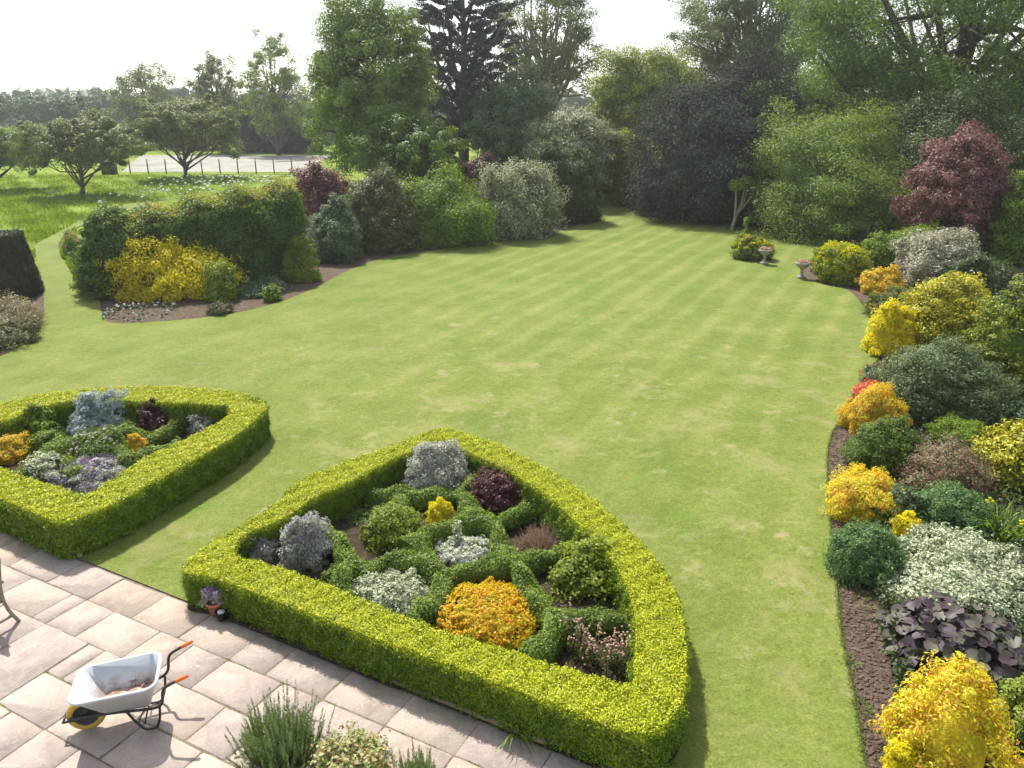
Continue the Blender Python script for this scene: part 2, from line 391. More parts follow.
def shrub(name, label, cat, boxpx, mat, leaf=.04, wide=.6, depth=1.0, cover=4.0, K=60, cr=.28, lump=.26, fill=.28, group=None, ex=2.5,
          core=True, u0=.78, up=.35, fit=None, flat=.75, jit=.45, flowers=None, stems=6, wild=.035, fol='foliage', T=None, nmax=60000, trim=1.04):
    c, rx, ry, h = fit or fit_dome(*boxpx, depth=depth, ex=ex)
    px = depth_of(c) / FOC
    L = max(leaf, 2.0 * px); W = max(L * wide, 1.1 * px)
    k = 1 / (1 + .12 * lump / .18)
    area = math.pi * rx * ry + 2 * math.pi * math.sqrt(rx * ry) * h * .8
    n = int(min(nmax, cover * area / (L * W * .5)))
    lob = Lobes(9, lump, .55, 0)
    t = thing(name, label, cat, c, group)
    crr = cr * min(rx, h)
    s = 1 - .12 * cr
    leafp, C, out, rcl = clump_crown(c, rx * s, ry * s, h * s, int(K * 1.8), crr, n, L, W, True, u0, lob, flat, up, ex=ex, jit=jit, wild=wild, fill=fill, rip=min(1.2, lump / .2))
    x_, y_, _d = project(leafp[0][::5]); xl, xr = np.percentile(x_, (1, 99)); yt = np.percentile(y_, 1)
    l_, r_, t_, b_ = boxpx if boxpx else (xl, xr, yt, 0)
    sx = float(np.clip(((r_ - l_) * trim) / max(xr - xl, 1), .6, 1.5)); vz = CP * FOC / depth_of(c)
    sz = float(np.clip(1 + (yt - t_) / vz / max(h, .05), .6, 1.5))
    SC = np.array([sx, sx, sz]); dx = ((l_ + r_) / 2 - ((xl + xr) / 2 - 512 - 0) - 512) / FOC * depth_of(c) * .8 if boxpx else 0
    SH = np.array([dx, 0, 0]); V_ = c + (leafp[0] - c) * SC + SH; leafp = (V_, leafp[1]); C = c + (C - c) * SC + SH; rx *= sx; ry *= sx; h *= sz
    parts = [leafp]
    if core: parts.append(core_of(c + SH, rx * s, ry * s, h * s, .66, True, lob, ex))
    obj(fol, parts, mat, t)
    if stems: obj('stem', stems_for(c, C, .012 + .012 * h, stems), M['twig'], t, True)
    if flowers:
        fm, fn, fr, fname = flowers
        FD = unit(sphere_dirs(fn, .05) + np.array([0, 0, .25])); FC = c + SH + dome_point(FD, rx, ry, h, ex) * (np.asarray(lob(FD)) * rng.uniform(.93, 1.04, fn))[:, None]
        fr = max(fr, 1.1 * px); m = 14
        Pq = np.repeat(FC, m, 0) + sphere_dirs(fn * m, -.3) * fr * rng.uniform(.5, 1, (fn * m, 1))
        V = leaf_quads(Pq, Pq - np.repeat(FC, m, 0) + np.array([0, 0, fr]), fr * .9, fr * .8, .3)
        f = obj(fname, [V], fm, t); f['kind'] = 'stuff'
    return t, c, rx, ry, h
def sprigs(base, tips, nl, L, W, ang=.7, spread=.06, taper=.4):
    """needles along straight shoots"""
    k = len(base); d = tips - base; ln = np.linalg.norm(d, axis=1, keepdims=True); t = d / ln
    u = rng.uniform(0.02, 1, (k, nl)); P = base[:, None] + d[:, None] * u[..., None]
    o = sphere_dirs(k * nl).reshape(k, nl, 3); o = o - t[:, None] * (o * t[:, None]).sum(-1, keepdims=True); o = unit(o)
    nd = unit(t[:, None] * math.cos(ang) + o * math.sin(ang)); s = (1 - taper * u)[..., None]
    Pn = P + nd * L * .5 * s
    N = np.cross(nd.reshape(-1, 3), rng.standard_normal((k * nl, 3)))
    return leaf_quads(Pn.reshape(-1, 3), unit(N), (L * s).reshape(-1), (W * s).reshape(-1), .1, .05, nd.reshape(-1, 3))
def sprig_bush(name, label, cat, boxpx, mat, shoots=220, nl=46, L=.03, W=.006, depth=1.0, group=None, curve=.35, fit=None, length=.34, zlean=.9, fol='foliage', ex=2.2, ang=.6, corem=None, core=.6):
    c, rx, ry, h = fit or fit_dome(*boxpx, depth=depth, ex=ex)
    t = thing(name, label, cat, c, group)
    D = sphere_dirs(shoots, .0); S = dome_point(D, rx, ry, h, ex) * rng.uniform(.62, 1.0, (shoots, 1)) * (.9 + .12 * rng.standard_normal((shoots, 1)))
    tips = c + S; dr = unit(S * np.array([.6, .6, .6]) / max(rx, h) + np.array([0, 0, zlean]))
    base = tips - dr * length * h * rng.uniform(.7, 1.2, (shoots, 1)); base[:, 2] = np.maximum(base[:, 2], .01)
    parts = [sprigs(base, tips, nl, L, W, ang)]
    if core: parts.append(core_of(c, rx, ry, h, core, True, None, ex))
    obj(fol, parts, mat, t)
    ks = rng.choice(shoots, min(18, shoots), replace=False)
    obj('stem', [bundle([np.array([c + [0, 0, -.02], (c + base[i]) / 2 + [0, 0, .05], base[i]]) for i in ks], [[.014, .009, .004]] * len(ks))], M['twig'], t, True)
    return t, c, rx, ry, h
def blades(name, label, cat, c, n, Lh, W, mat, spread=.12, lean=.5, group=None, droop=.3, flowers=None):
    t = thing(name, label, cat, c, group)
    a = rng.uniform(0, 2 * math.pi, n); b = c + np.stack([np.cos(a), np.sin(a), np.zeros(n)], 1) * (spread * np.sqrt(rng.random(n)))[:, None]
    a2 = a + rng.normal(0, .5, n); ln = Lh * rng.uniform(.55, 1.1, n); le = lean * rng.uniform(.2, 1.2, n)
    d = np.stack([np.cos(a2) * np.sin(le), np.sin(a2) * np.sin(le), np.cos(le)], 1)
    side = unit(np.cross(d, np.array([0, 0, 1.]) + rng.standard_normal((n, 3)) * .3))
    rows = []
    for u, w in ((0, .8), (.35, 1), (.7, .75), (1, .08)):
        p = b + d * (ln * u)[:, None] + np.stack([np.cos(a2), np.sin(a2), -np.full(n, 1.3)], 1) * (droop * ln * u ** 2.4)[:, None]
        rows += [p - side * W * w * .5, p + side * W * w * .5]
    V = np.stack(rows, 1).reshape(-1, 3); V[:, 2] = np.maximum(V[:, 2], .015); k = np.arange(n) * 8
    F = np.concatenate([np.stack([k + 2 * i, k + 2 * i + 1, k + 2 * i + 3, k + 2 * i + 2], 1) for i in range(3)])
    obj('blade_leaves', [(V, F)], mat, t)
    if flowers:
        fm, fn, fr, fh = flowers
        for i in range(fn):
            aa = rng.uniform(0, 6.28); p = c + np.array([math.cos(aa) * spread * 1.1, math.sin(aa) * spread * 1.1, fh * rng.uniform(.8, 1.1)])
            f = obj('flower', [blobs(p[None] + rng.standard_normal((7, 3)) * fr * .4, fr * .6, ICO1, .1, .6)], fm, t)
            sub(f, 'flower_stem', [tube([c + (p - c) * np.array([.6, .6, 0]), p], .005, 4)], M['green'], True)
    return t
def tree(name, label, base, crown_px, Y, mat, trunk_r=.3, depthr=1.0, K=90, cr=.2, leaf=.12, cover=2.2, group=None, bark='bark', u0=.45, zmin=-.65, shape='ball', lump=.25, limbs=22, lean=(0, 0), core=False, flat=.7, nmax=140000, wide=.7, split=.35, cat='tree', fill=.14):
    """crown_px: left, right, top, bottom of the crown as it stands at distance Y"""
    l, r, tp, bt = crown_px
    a = PY((l + r) / 2, tp, Y); b_ = PY((l + r) / 2, bt, Y); L_ = PY(l, (tp + bt) / 2, Y); R_ = PY(r, (tp + bt) / 2, Y)
    c = np.array([(L_[0] + R_[0]) / 2, Y, (a[2] + b_[2]) / 2]); rx = (R_[0] - L_[0]) / 2; rz = (a[2] - b_[2]) / 2; ry = rx * depthr
    if base is None: base = np.array([c[0], Y, 0])
    t = thing(name, label, cat, base, group)
    px = Y / FOC; Lf = max(leaf, 1.9 * px); W = Lf * wide
    area = 4 * math.pi * ((rx * ry) ** 1.6 / 3 * 2 + 0 + (rx * rz) ** 1.6 / 3) ** (1 / 1.6)
    n = int(min(nmax, cover * area / (Lf * W * .5)))
    lob = Lobes(14, lump, .45, -1)
    crr = cr * min(rx, rz); s = 1 - .5 * cr
    if shape == 'ball':
        leafp, C, out, rcl = clump_crown(c, rx * s, ry * s, rz * s, int(K * 1.6), crr, n, Lf, W, False, u0, lob, flat, .4, zmin, fill=fill, spray=.3, jit=.15, tight=.46); K = len(C)
    else:   # cone: tiers of drooping clumps
        v = 1 - np.sqrt(rng.random(K)) if shape == 'cone' else rng.random(K)
        prof = (1 - v) ** .8 * .95 + .05 if shape == 'cone' else np.sqrt(np.clip(1 - (v * 1.06 - .28) ** 2 / .62, .04, 1)) * .95
        aa = rng.uniform(0, 6.28, K); uu = np.sqrt(rng.uniform(u0 ** 2, 1, K)) * (1 + .13 * rng.standard_normal(K))
        C = np.stack([c[0] + np.cos(aa) * rx * prof * uu, c[1] + np.sin(aa) * ry * prof * uu, c[2] - rz + v * 2 * rz * .97], 1)
        out = unit(np.stack([np.cos(aa), np.sin(aa), np.full(K, .45)], 1)); rcl = crr * rng.uniform(.6, 1.3, K) * (.45 + .55 * (1 - v))
        idx = rng.integers(0, K, n); q = rng.standard_normal((n, 3)); q /= np.maximum(1, np.linalg.norm(q, axis=1, keepdims=True) / 1.8)
        al = (q * out[idx]).sum(1, keepdims=True); P = C[idx] + (q * np.array([.8, .8, .4]) + out[idx] * al * .6) * (rcl[idx] * .75)[:, None]; q = unit(q)
        P[:, 2] = np.maximum(P[:, 2], .03)
        leafp = leaf_quads(P, q + out[idx] + np.array([0, 0, .3]), Lf, W, .5)
    parts = [leafp]
    if core: parts.append(core_of(c, rx, ry, rz, core, False, lob))
    obj('crown', parts, mat, t)
    top = c + np.array([0, 0, rz * .5]); lo = np.array(base) + np.array([0, 0, -.1])
    h0 = max(.3, c[2] - rz); fork = np.array([*(lo[:2] * .6 + c[:2] * .4), h0 + split * rz * .6]) + np.array([*lean, 0])
    wob = rng.standard_normal((2, 3)) * trunk_r * .6
    tp_ = [tube([lo, lo * .5 + fork * .5 + wob[0] * .5, fork, fork * .5 + top * .5 + wob[1], top], [trunk_r * 1.25, trunk_r, trunk_r * .8, trunk_r * .5, trunk_r * .12], 9)]
    for i in rng.choice(K, min(limbs, K), replace=False):
        u = rng.uniform(0, .75); s0 = fork * (1 - u) + top * u; s0[2] = min(s0[2], max(C[i][2], fork[2])); rr = trunk_r * (.5 - .35 * u)
        e = C[i]; m = (s0 + e) / 2 + np.array([0, 0, -.06 * np.linalg.norm(e - s0)]) + rng.standard_normal(3) * .05 * np.linalg.norm(e - s0)
        tp_.append(tube([s0, m, e], [rr, rr * .6, rr * .15], 5))
        for _ in range(2):
            j = rng.integers(0, K)
            d = C[rng.choice(K, 6)]; j = np.argmin(np.linalg.norm(d - m, axis=1)); e2 = m + (d[j] - m) * min(1, .45 * np.linalg.norm(e - s0) / max(.1, np.linalg.norm(d[j] - m)))
            tp_.append(tube([m, (m + e2) / 2 + rng.standard_normal(3) * .03, e2], [rr * .45, rr * .3, rr * .1], 4))
    obj('trunk', tp_, M[bark], t, True)
    return t

# ------------------------------------------------------------------ ground materials
def grass_material():
    m, nt, out = new_mat('mown_lawn')
    g = nt.nodes.new('ShaderNodeNewGeometry'); pos = g.outputs['Position']
    base = ramp(nt, [(.28, (.112, .162, .023)), (.5, (.158, .200, .038)), (.74, (.215, .235, .062))], noise(nt, .55, 8, .66))
    fine = ramp(nt, [(.3, (.70, .74, .6)), (.7, (1.25, 1.2, 1.3))], noise(nt, 38, 4, .7))
    c = mixc(nt, base, fine, 1.0, 'MULTIPLY')
    tuft = ramp(nt, [(.3, (.66, .74, .55)), (.7, (1.34, 1.24, 1.4))], noise(nt, 8, 8, .86)); c = mixc(nt, c, tuft, .95, 'MULTIPLY')
    c = mixc(nt, c, ramp(nt, [(.36, (.82, .86, .75)), (.64, (1.2, 1.14, 1.25))], noise(nt, 24, 4, .8)), .9, 'MULTIPLY')
    # mower stripes: straight passes away from the house, clear far off, worn near
    sp = nt.nodes.new('ShaderNodeVectorMath'); sp.operation = 'DOT_PRODUCT'; nt.links.new(pos, sp.inputs[0]); sp.inputs[1].default_value = (dirA[0], dirA[1], 0)
    wob = mathn(nt, 'MULTIPLY', mathn(nt, 'SUBTRACT', noise(nt, .22, 2), .5), .55)
    s = mathn(nt, 'SINE', mathn(nt, 'MULTIPLY', mathn(nt, 'ADD', sp.outputs['Value'], wob), 2 * math.pi / 1.08))
    s = mathn(nt, 'MULTIPLY_ADD', s, .9, .1, clamp=True)
    sy = nt.nodes.new('ShaderNodeSeparateXYZ'); nt.links.new(pos, sy.inputs[0])
    far = mathn(nt, 'MULTIPLY', mathn(nt, 'SUBTRACT', sy.outputs['Y'], 11.0), .07, clamp=True)
    right = mathn(nt, 'MULTIPLY', mathn(nt, 'ADD', sy.outputs['X'], 6.0), .16, clamp=True)
    amt = mathn(nt, 'MULTIPLY', mathn(nt, 'MULTIPLY', far, right), .55)
    amt = mathn(nt, 'MULTIPLY', amt, mathn(nt, 'MULTIPLY_ADD', noise(nt, .3, 3), 1.4, .2, clamp=True))
    c = mixc(nt, c, mixc(nt, c, mixc(nt, (.91, .96, .88), (1.27, 1.18, 1.5), s), 1.0, 'MULTIPLY'), mathn(nt, 'ADD', amt, .22))
    # dry, worn patches
    w = mathn(nt, 'MULTIPLY', mathn(nt, 'SUBTRACT', noise(nt, .8, 7, .68, dist=.4), .53), 6.0, clamp=True)
    cen = nt.nodes.new('ShaderNodeVectorMath'); cen.operation = 'DISTANCE'; nt.links.new(pos, cen.inputs[0]); cen.inputs[1].default_value = (2.2, 14.0, 0)
    near = mathn(nt, 'SUBTRACT', 1.45, mathn(nt, 'MULTIPLY', cen.outputs['Value'], .085), clamp=True)
    c = mixc(nt, c, (.31, .27, .135), mathn(nt, 'MULTIPLY', mathn(nt, 'MULTIPLY', w, near), .62))
    w2 = mathn(nt, 'MULTIPLY', mathn(nt, 'SUBTRACT', noise(nt, 1.3, 6, .66), .585), 9.0, clamp=True)
    c = mixc(nt, c, (.36, .31, .17), mathn(nt, 'MULTIPLY', mathn(nt, 'MULTIPLY', w2, near), .6))
    gp = mathn(nt, 'MULTIPLY', mathn(nt, 'SUBTRACT', noise(nt, 1.1, 3, .5, dist=.6), .62), 7.0, clamp=True)
    c = mixc(nt, c, (.10, .22, .022), mathn(nt, 'MULTIPLY', gp, .45))
    p = N_(nt, 'ShaderNodeBsdfPrincipled', Roughness=.85); p.inputs['Specular IOR Level'].default_value = .15
    nt.links.new(c, p.inputs['Base Color'])
    b = N_(nt, 'ShaderNodeBump', Strength=.6, Distance=.02); nt.links.new(noise(nt, 60, 5, .8), b.inputs['Height'])
    b2 = N_(nt, 'ShaderNodeBump', Strength=.5, Distance=.08); nt.links.new(noise(nt, 6, 4, .6), b2.inputs['Height']); nt.links.new(b.outputs[0], b2.inputs['Normal'])
    nt.links.new(b2.outputs[0], p.inputs['Normal']); nt.links.new(p.outputs[0], out.inputs[0]); return m
def field_material():
    m, nt, out = new_mat('rough_meadow')
    c = ramp(nt, [(.3, (.11, .18, .02)), (.5, (.20, .28, .03)), (.7, (.30, .36, .06))], noise(nt, .16, 6, .65))
    c = mixc(nt, c, ramp(nt, [(.3, (.7, .75, .6)), (.7, (1.25, 1.2, 1.2))], noise(nt, 5, 5, .7)), .9, 'MULTIPLY')
    p = N_(nt, 'ShaderNodeBsdfPrincipled', Roughness=.9); p.inputs['Specular IOR Level'].default_value = .1
    nt.links.new(c, p.inputs['Base Color'])
    b = N_(nt, 'ShaderNodeBump', Strength=1.0, Distance=.3); nt.links.new(noise(nt, 2.5, 5, .7), b.inputs['Height']); nt.links.new(b.outputs[0], p.inputs['Normal'])
    nt.links.new(p.outputs[0], out.inputs[0]); return m
def slab_material():
    m, nt, out = new_mat('sandstone_slabs')
    g = nt.nodes.new('ShaderNodeNewGeometry'); R = g.outputs['Random Per Island']
    c = ramp(nt, [(0, (.38, .30, .235)), (.25, (.40, .33, .285)), (.5, (.335, .28, .25)), (.75, (.42, .35, .29)), (1, (.37, .295, .265))], R)
    c = mixc(nt, c, ramp(nt, [(.3, (.74, .72, .69)), (.5, (1, 1, 1)), (.7, (1.18, 1.15, 1.08))], noise(nt, 2.2, 8, .7, dist=.6)), .9, 'MULTIPLY')
    c = mixc(nt, c, ramp(nt, [(.35, (.86, .86, .86)), (.65, (1.1, 1.1, 1.1))], noise(nt, 45, 4, .7)), .8, 'MULTIPLY')
    rust = mathn(nt, 'MULTIPLY', mathn(nt, 'SUBTRACT', noise(nt, 1.5, 5, .6), .55), 5, clamp=True)
    c = mixc(nt, c, (.50, .36, .20), mathn(nt, 'MULTIPLY', rust, .35))
    spots = mathn(nt, 'MULTIPLY', mathn(nt, 'SUBTRACT', noise(nt, 14, 3, .5), .68), 12, clamp=True)
    c = mixc(nt, c, (.62, .58, .50), mathn(nt, 'MULTIPLY', spots, .6))
    dirt = mathn(nt, 'MULTIPLY', mathn(nt, 'SUBTRACT', noise(nt, 9, 5, .7), .62), 8, clamp=True)
    c = mixc(nt, c, (.20, .16, .12), mathn(nt, 'MULTIPLY', dirt, .35))
    vein = mathn(nt, 'MULTIPLY', mathn(nt, 'SUBTRACT', .035, mathn(nt, 'ABSOLUTE', mathn(nt, 'SUBTRACT', noise(nt, 1.9, 6, .6, dist=1.2), .5))), 26, clamp=True)
    c = mixc(nt, c, (.52, .45, .37), mathn(nt, 'MULTIPLY', vein, .35))
    p = N_(nt, 'ShaderNodeBsdfPrincipled', Roughness=.8); p.inputs['Specular IOR Level'].default_value = .3
    nt.links.new(c, p.inputs['Base Color'])
    b = N_(nt, 'ShaderNodeBump', Strength=.5, Distance=.012); nt.links.new(noise(nt, 12, 6, .65), b.inputs['Height']); nt.links.new(b.outputs[0], p.inputs['Normal'])
    nt.links.new(p.outputs[0], out.inputs[0]); return m
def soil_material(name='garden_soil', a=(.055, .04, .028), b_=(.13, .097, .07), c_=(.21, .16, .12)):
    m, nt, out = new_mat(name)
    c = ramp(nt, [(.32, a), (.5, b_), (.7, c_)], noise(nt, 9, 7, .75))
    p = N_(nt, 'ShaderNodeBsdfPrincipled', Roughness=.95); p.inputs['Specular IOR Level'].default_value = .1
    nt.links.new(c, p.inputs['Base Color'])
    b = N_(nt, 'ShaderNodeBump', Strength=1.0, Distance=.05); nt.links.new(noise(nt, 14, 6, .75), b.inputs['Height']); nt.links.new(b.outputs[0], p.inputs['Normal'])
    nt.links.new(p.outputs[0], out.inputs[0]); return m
M['lawn'] = grass_material(); M['field'] = field_material(); M['slab'] = slab_material(); M['soil'] = soil_material()
M['litter_shade'] = soil_material('shady_soil', (.04, .03, .02), (.07, .055, .035), (.11, .085, .05))
M['joint'] = soil_material('joint_sand', (.17, .13, .09), (.28, .225, .17), (.36, .30, .23))
M['clod'] = soil_material('soil_clods', (.08, .057, .042), (.17, .125, .095), (.27, .205, .16))
M['edge_grass'] = leafmat('lawn_edge_blades', [(.14, .19, .03), (.20, .25, .05)], .3)
M['track'] = solid('pale_concrete', (.24, .235, .20), .9, .2, c2=(.36, .34, .29), ns=.25)

def struct(name, parts, mat):
    return tag(obj(name, parts, mat), kind='structure')
# ------------------------------------------------------------------ ground, field, lawn, soil, patio
S = 1400.0
struct('ground', [(np.array([[-S, -60, 0], [S, -60, 0], [S, S * 1.4, 0], [-S, S * 1.4, 0]]), [(0, 1, 2, 3)])], M['field'])
zl = .04
lawn_px = [(903, 850), (885, 810), (866, 768), (861, 739), (853, 688), (842, 636), (837, 585), (832, 539), (830, 513), (828, 482), (828, 452), (833, 431), (841, 420), (849, 402), (862, 380), (875, 363), (884, 350), (882, 336), (876, 322), (868, 311), (861, 303), (848, 290), (826, 285), (806, 278), (802, 268), (815, 258), (868, 254), (880, 244), (840, 236), (750, 227), (700, 222), (650, 214), (612, 204), (592, 202), (584, 207), (588, 216), (575, 226), (540, 235), (490, 243), (430, 251), (380, 259), (345, 272), (310, 290), (265, 306), (215, 316), (150, 322), (116, 323), (104, 317), (99, 300), (92, 292), (82, 289), (66, 264), (60, 252), (62, 238), (80, 226), (110, 214), (150, 206), (148, 201), (108, 208), (83, 219), (63, 230), (38, 243), (35, 252), (41, 275), (44, 300), (42, 322), (25, 343), (0, 356), (-60, 378), (-200, 415)]
LP = [G(x, y, zl) for x, y in lawn_px]
LS = smooth_line(LP, 4)
edge_pts = LS
front = [AB(20, 6.16, zl), AB(10.6, 6.15, zl), AB(7.6, 6.135, zl), AB(4, 6.13, zl), AB(-2.2, 6.13, zl)]
ring = list(LS) + front
V = np.array(ring); n = len(V); Vb = V.copy(); Vb[:, 2] = -.02
struct('lawn', [(V, [tuple(range(n))]), (np.concatenate([V, Vb]), [(i, (i + 1) % n, n + (i + 1) % n, n + i) for i in range(n)], 1)], [M['lawn'], M['soil']])

def soil(name, pts, z=.012, mat='soil'):
    V = np.array([[p[0], p[1], z] for p in pts]); return struct(name, [(V, [tuple(range(len(V)))])], M[mat])
soil('border_soil', [G(*p) for p in ((700, 820), (760, 480), (770, 400), (800, 300), (780, 262), (868, 250), (905, 240), (1000, 236), (1300, 236), (1500, 300), (1500, 520), (1400, 900))])
soil('shrubbery_soil', [G(*p) for p in ((104, 340), (240, 330), (330, 300), (400, 268), (500, 255), (590, 236), (590, 203), (300, 240), (180, 262), (84, 262), (84, 285))], .02)
soil('corner_soil', [G(*p) for p in ((60, 300), (44, 352), (0, 378), (-160, 400), (-200, 330), (-100, 285), (40, 285))], .016)
soil('woodland_floor', [G(*p) for p in ((560, 199), (600, 206), (660, 218), (760, 232), (880, 248), (1300, 234), (1300, 165), (480, 165), (480, 199))], .006, 'litter_shade')
struct('farm_track', [(np.array([[*PY(x, 150, Y)[:2], .01] for x, Y in ((118, 77), (305, 77), (330, 100), (140, 100))]), [(0, 1, 2, 3)])], M['track'])

# patio: laid slabs with open joints
slabs = []; rr = np.random.default_rng(33)
b_top, ch = 6.12, .59; nr = 8; ca = .295; na = 66; a_top = 15.4; occ = np.zeros((nr, na), bool)
def slab(a1, a0, b1, b0):
    g = rr.uniform(.004, .012); z = .028 + rr.uniform(-.003, .004); tl = rr.normal(0, .002, 4); j = rr.normal(0, .005, (4, 2))
    q = [(a0 + g, b0 + g), (a1 - g, b0 + g), (a1 - g, b1 - g), (a0 + g, b1 - g)]; pts = []; rad = .03
    for k_ in range(4):          # softly worn corners
        p = np.array(q[k_]) + j[k_]; e1 = np.array(q[(k_ - 1) % 4]) - p; e2 = np.array(q[(k_ + 1) % 4]) - p; r_ = rad * rr.uniform(.2, 1.2)
        pts += [p + e1 / np.linalg.norm(e1) * r_, p + (e1 / np.linalg.norm(e1) + e2 / np.linalg.norm(e2)) * r_ * .25, p + e2 / np.linalg.norm(e2) * r_ ] + [p + e2 * u_ + np.array([e2[1], -e2[0]]) / np.linalg.norm(e2) * rr.normal(0, .0035) for u_ in (.3, .5, .7)]
    m_ = len(pts); top = np.array([AB(p[0], p[1], z + tl[0] * (p[0] - a0) + tl[1] * (p[1] - b0)) for p in pts]); cen = top.mean(0)
    ins = top + (cen - top) * .012; mid = top - [0, 0, .006]; low = top * [1, 1, 0] - [0, 0, .01]; Vs = np.concatenate([ins, mid, low])
    F = [tuple(range(m_))] + [(k_, m_ + k_, m_ + (k_ + 1) % m_, (k_ + 1) % m_) for k_ in range(m_)] + [(m_ + k_, 2 * m_ + k_, 2 * m_ + (k_ + 1) % m_, m_ + (k_ + 1) % m_) for k_ in range(m_)]
    slabs.append((Vs, F))
for r in range(nr):
    cix = 0
    while cix < na:
        if occ[r, cix]: cix += 1; continue
        w = int(rr.choice([1, 2, 2, 3, 3, 3])); w = min(w, na - cix)
        while w > 1 and occ[r, cix:cix + w].any(): w -= 1
        nxt = cix + w
        if nxt < na and (occ[r, nxt:nxt + 2].sum() == 1 and not occ[r, nxt]): w += 1
        tall = w >= 3 and r + 1 < nr and not occ[r + 1, cix:cix + w].any() and rr.random() < .16
        occ[r:r + (2 if tall else 1), cix:cix + w] = True
        slab(a_top - cix * ca, a_top - (cix + w) * ca, b_top - r * ch, b_top - (r + (2 if tall else 1)) * ch); cix += w
slabs.append((np.array([AB(-3.5, 1, .0215), AB(16, 1, .0215), AB(16, 6.3, .0215), AB(-3.5, 6.24, .0215)]), [(0, 1, 2, 3)], 1))
struct('patio', slabs, [M['slab'], M['joint']])

P = []
for r in range(1, 7):
    for _ in range(9):
        a_ = rng.uniform(0, 11); k_ = rng.integers(2, 8); P += [AB(a_ + rng.normal(0, .05), 6.12 - r * .59 + rng.normal(0, .008), .028) for _ in range(k_ * 4)]
P = np.array(P); tag(obj('moss', [leaf_quads(P, rng.standard_normal(P.shape) * .5 + [0, 0, 1], .02, .014, .4)], M['knot']), 'tiny moss and weeds growing in the joints of the patio', 'moss', kind='stuff')
# loose clods on the bare soil, grass blades hanging over the lawn edge, daisies of growth in the joints
def clods(name, polys, n, r):
    P = []
    for (l, rgt, t, b) in polys:
        k = int(n / len(polys)); x = rng.uniform(l, rgt, k); y = rng.uniform(t, b, k); P += [G(a, c_, .015) for a, c_ in zip(x, y)]
    P = np.array(P); tag(obj(name, [blobs(P, r * rng.uniform(.3, 1.3, len(P)), ICO1, .22, .6)], M['clod']), 'crumbly brown clods of soil in the flower border', 'soil', kind='stuff')
clods('soil_clods', [(842, 900, 585, 640), (848, 905, 640, 768), (832, 850, 420, 540), (250, 350, 275, 310), (120, 250, 295, 320)], 2600, .022)
ed = edge_pts; seg = np.linalg.norm(np.diff(ed, axis=0), axis=1); dist = np.hypot(ed[:-1, 0], ed[:-1, 1]); wgt = seg * np.clip((30 - dist) / 20, 0, 1); wgt /= wgt.sum()
k = rng.choice(len(seg), 9000, p=wgt); u = rng.random((9000, 1)); P = ed[k] * (1 - u) + ed[k + 1] * u; P = P + rng.standard_normal(P.shape) * np.array([.02, .02, 0]); P[:, 2] = zl + .004
T = unit(rng.standard_normal(P.shape) * np.array([.8, .8, .2]) + np.array([0, 0, .5]))
tag(obj('lawn_edge_grass', [leaf_quads(P, unit(np.cross(T, rng.standard_normal(P.shape))), .03, .008, .1, .1, T)], M['edge_grass']), 'fringe of short grass along the cut edge of the lawn', 'grass', kind='stuff')

# ------------------------------------------------------------------ clipped hedges
def strip_leaves(quads, nper, L, W, bump=.03, bs=1.6, out=.02, up=.0, jit=.6):
    """quads: (n,4,3) patches with outward normals; leaves over them"""
    Q = np.array(quads); a = np.linalg.norm(np.cross(Q[:, 1] - Q[:, 0], Q[:, 3] - Q[:, 0]), axis=1); n = int(a.sum() * nper)
    k = rng.choice(len(Q), n, p=a / a.sum()); u = rng.random((n, 1)); v = rng.random((n, 1)); q = Q[k]
    P = (q[:, 0] * (1 - u) + q[:, 1] * u) * (1 - v) + (q[:, 3] * (1 - u) + q[:, 2] * u) * v
    N = unit(np.cross(q[:, 1] - q[:, 0], q[:, 3] - q[:, 0]))
    f = np.sin(P @ np.array([5.1, 3.3, 4.7]) * bs + 1.3) + np.sin(P @ np.array([-3.9, 6.2, 2.9]) * bs) + np.sin(P @ np.array([7.7, -4.1, -6.3]) * bs * 1.7) * .6
    P = P + N * (out * rng.standard_normal((n, 1)) + bump * .5 * f[:, None])
    return leaf_quads(P, N + np.array([0, 0, up]), L, W, jit)
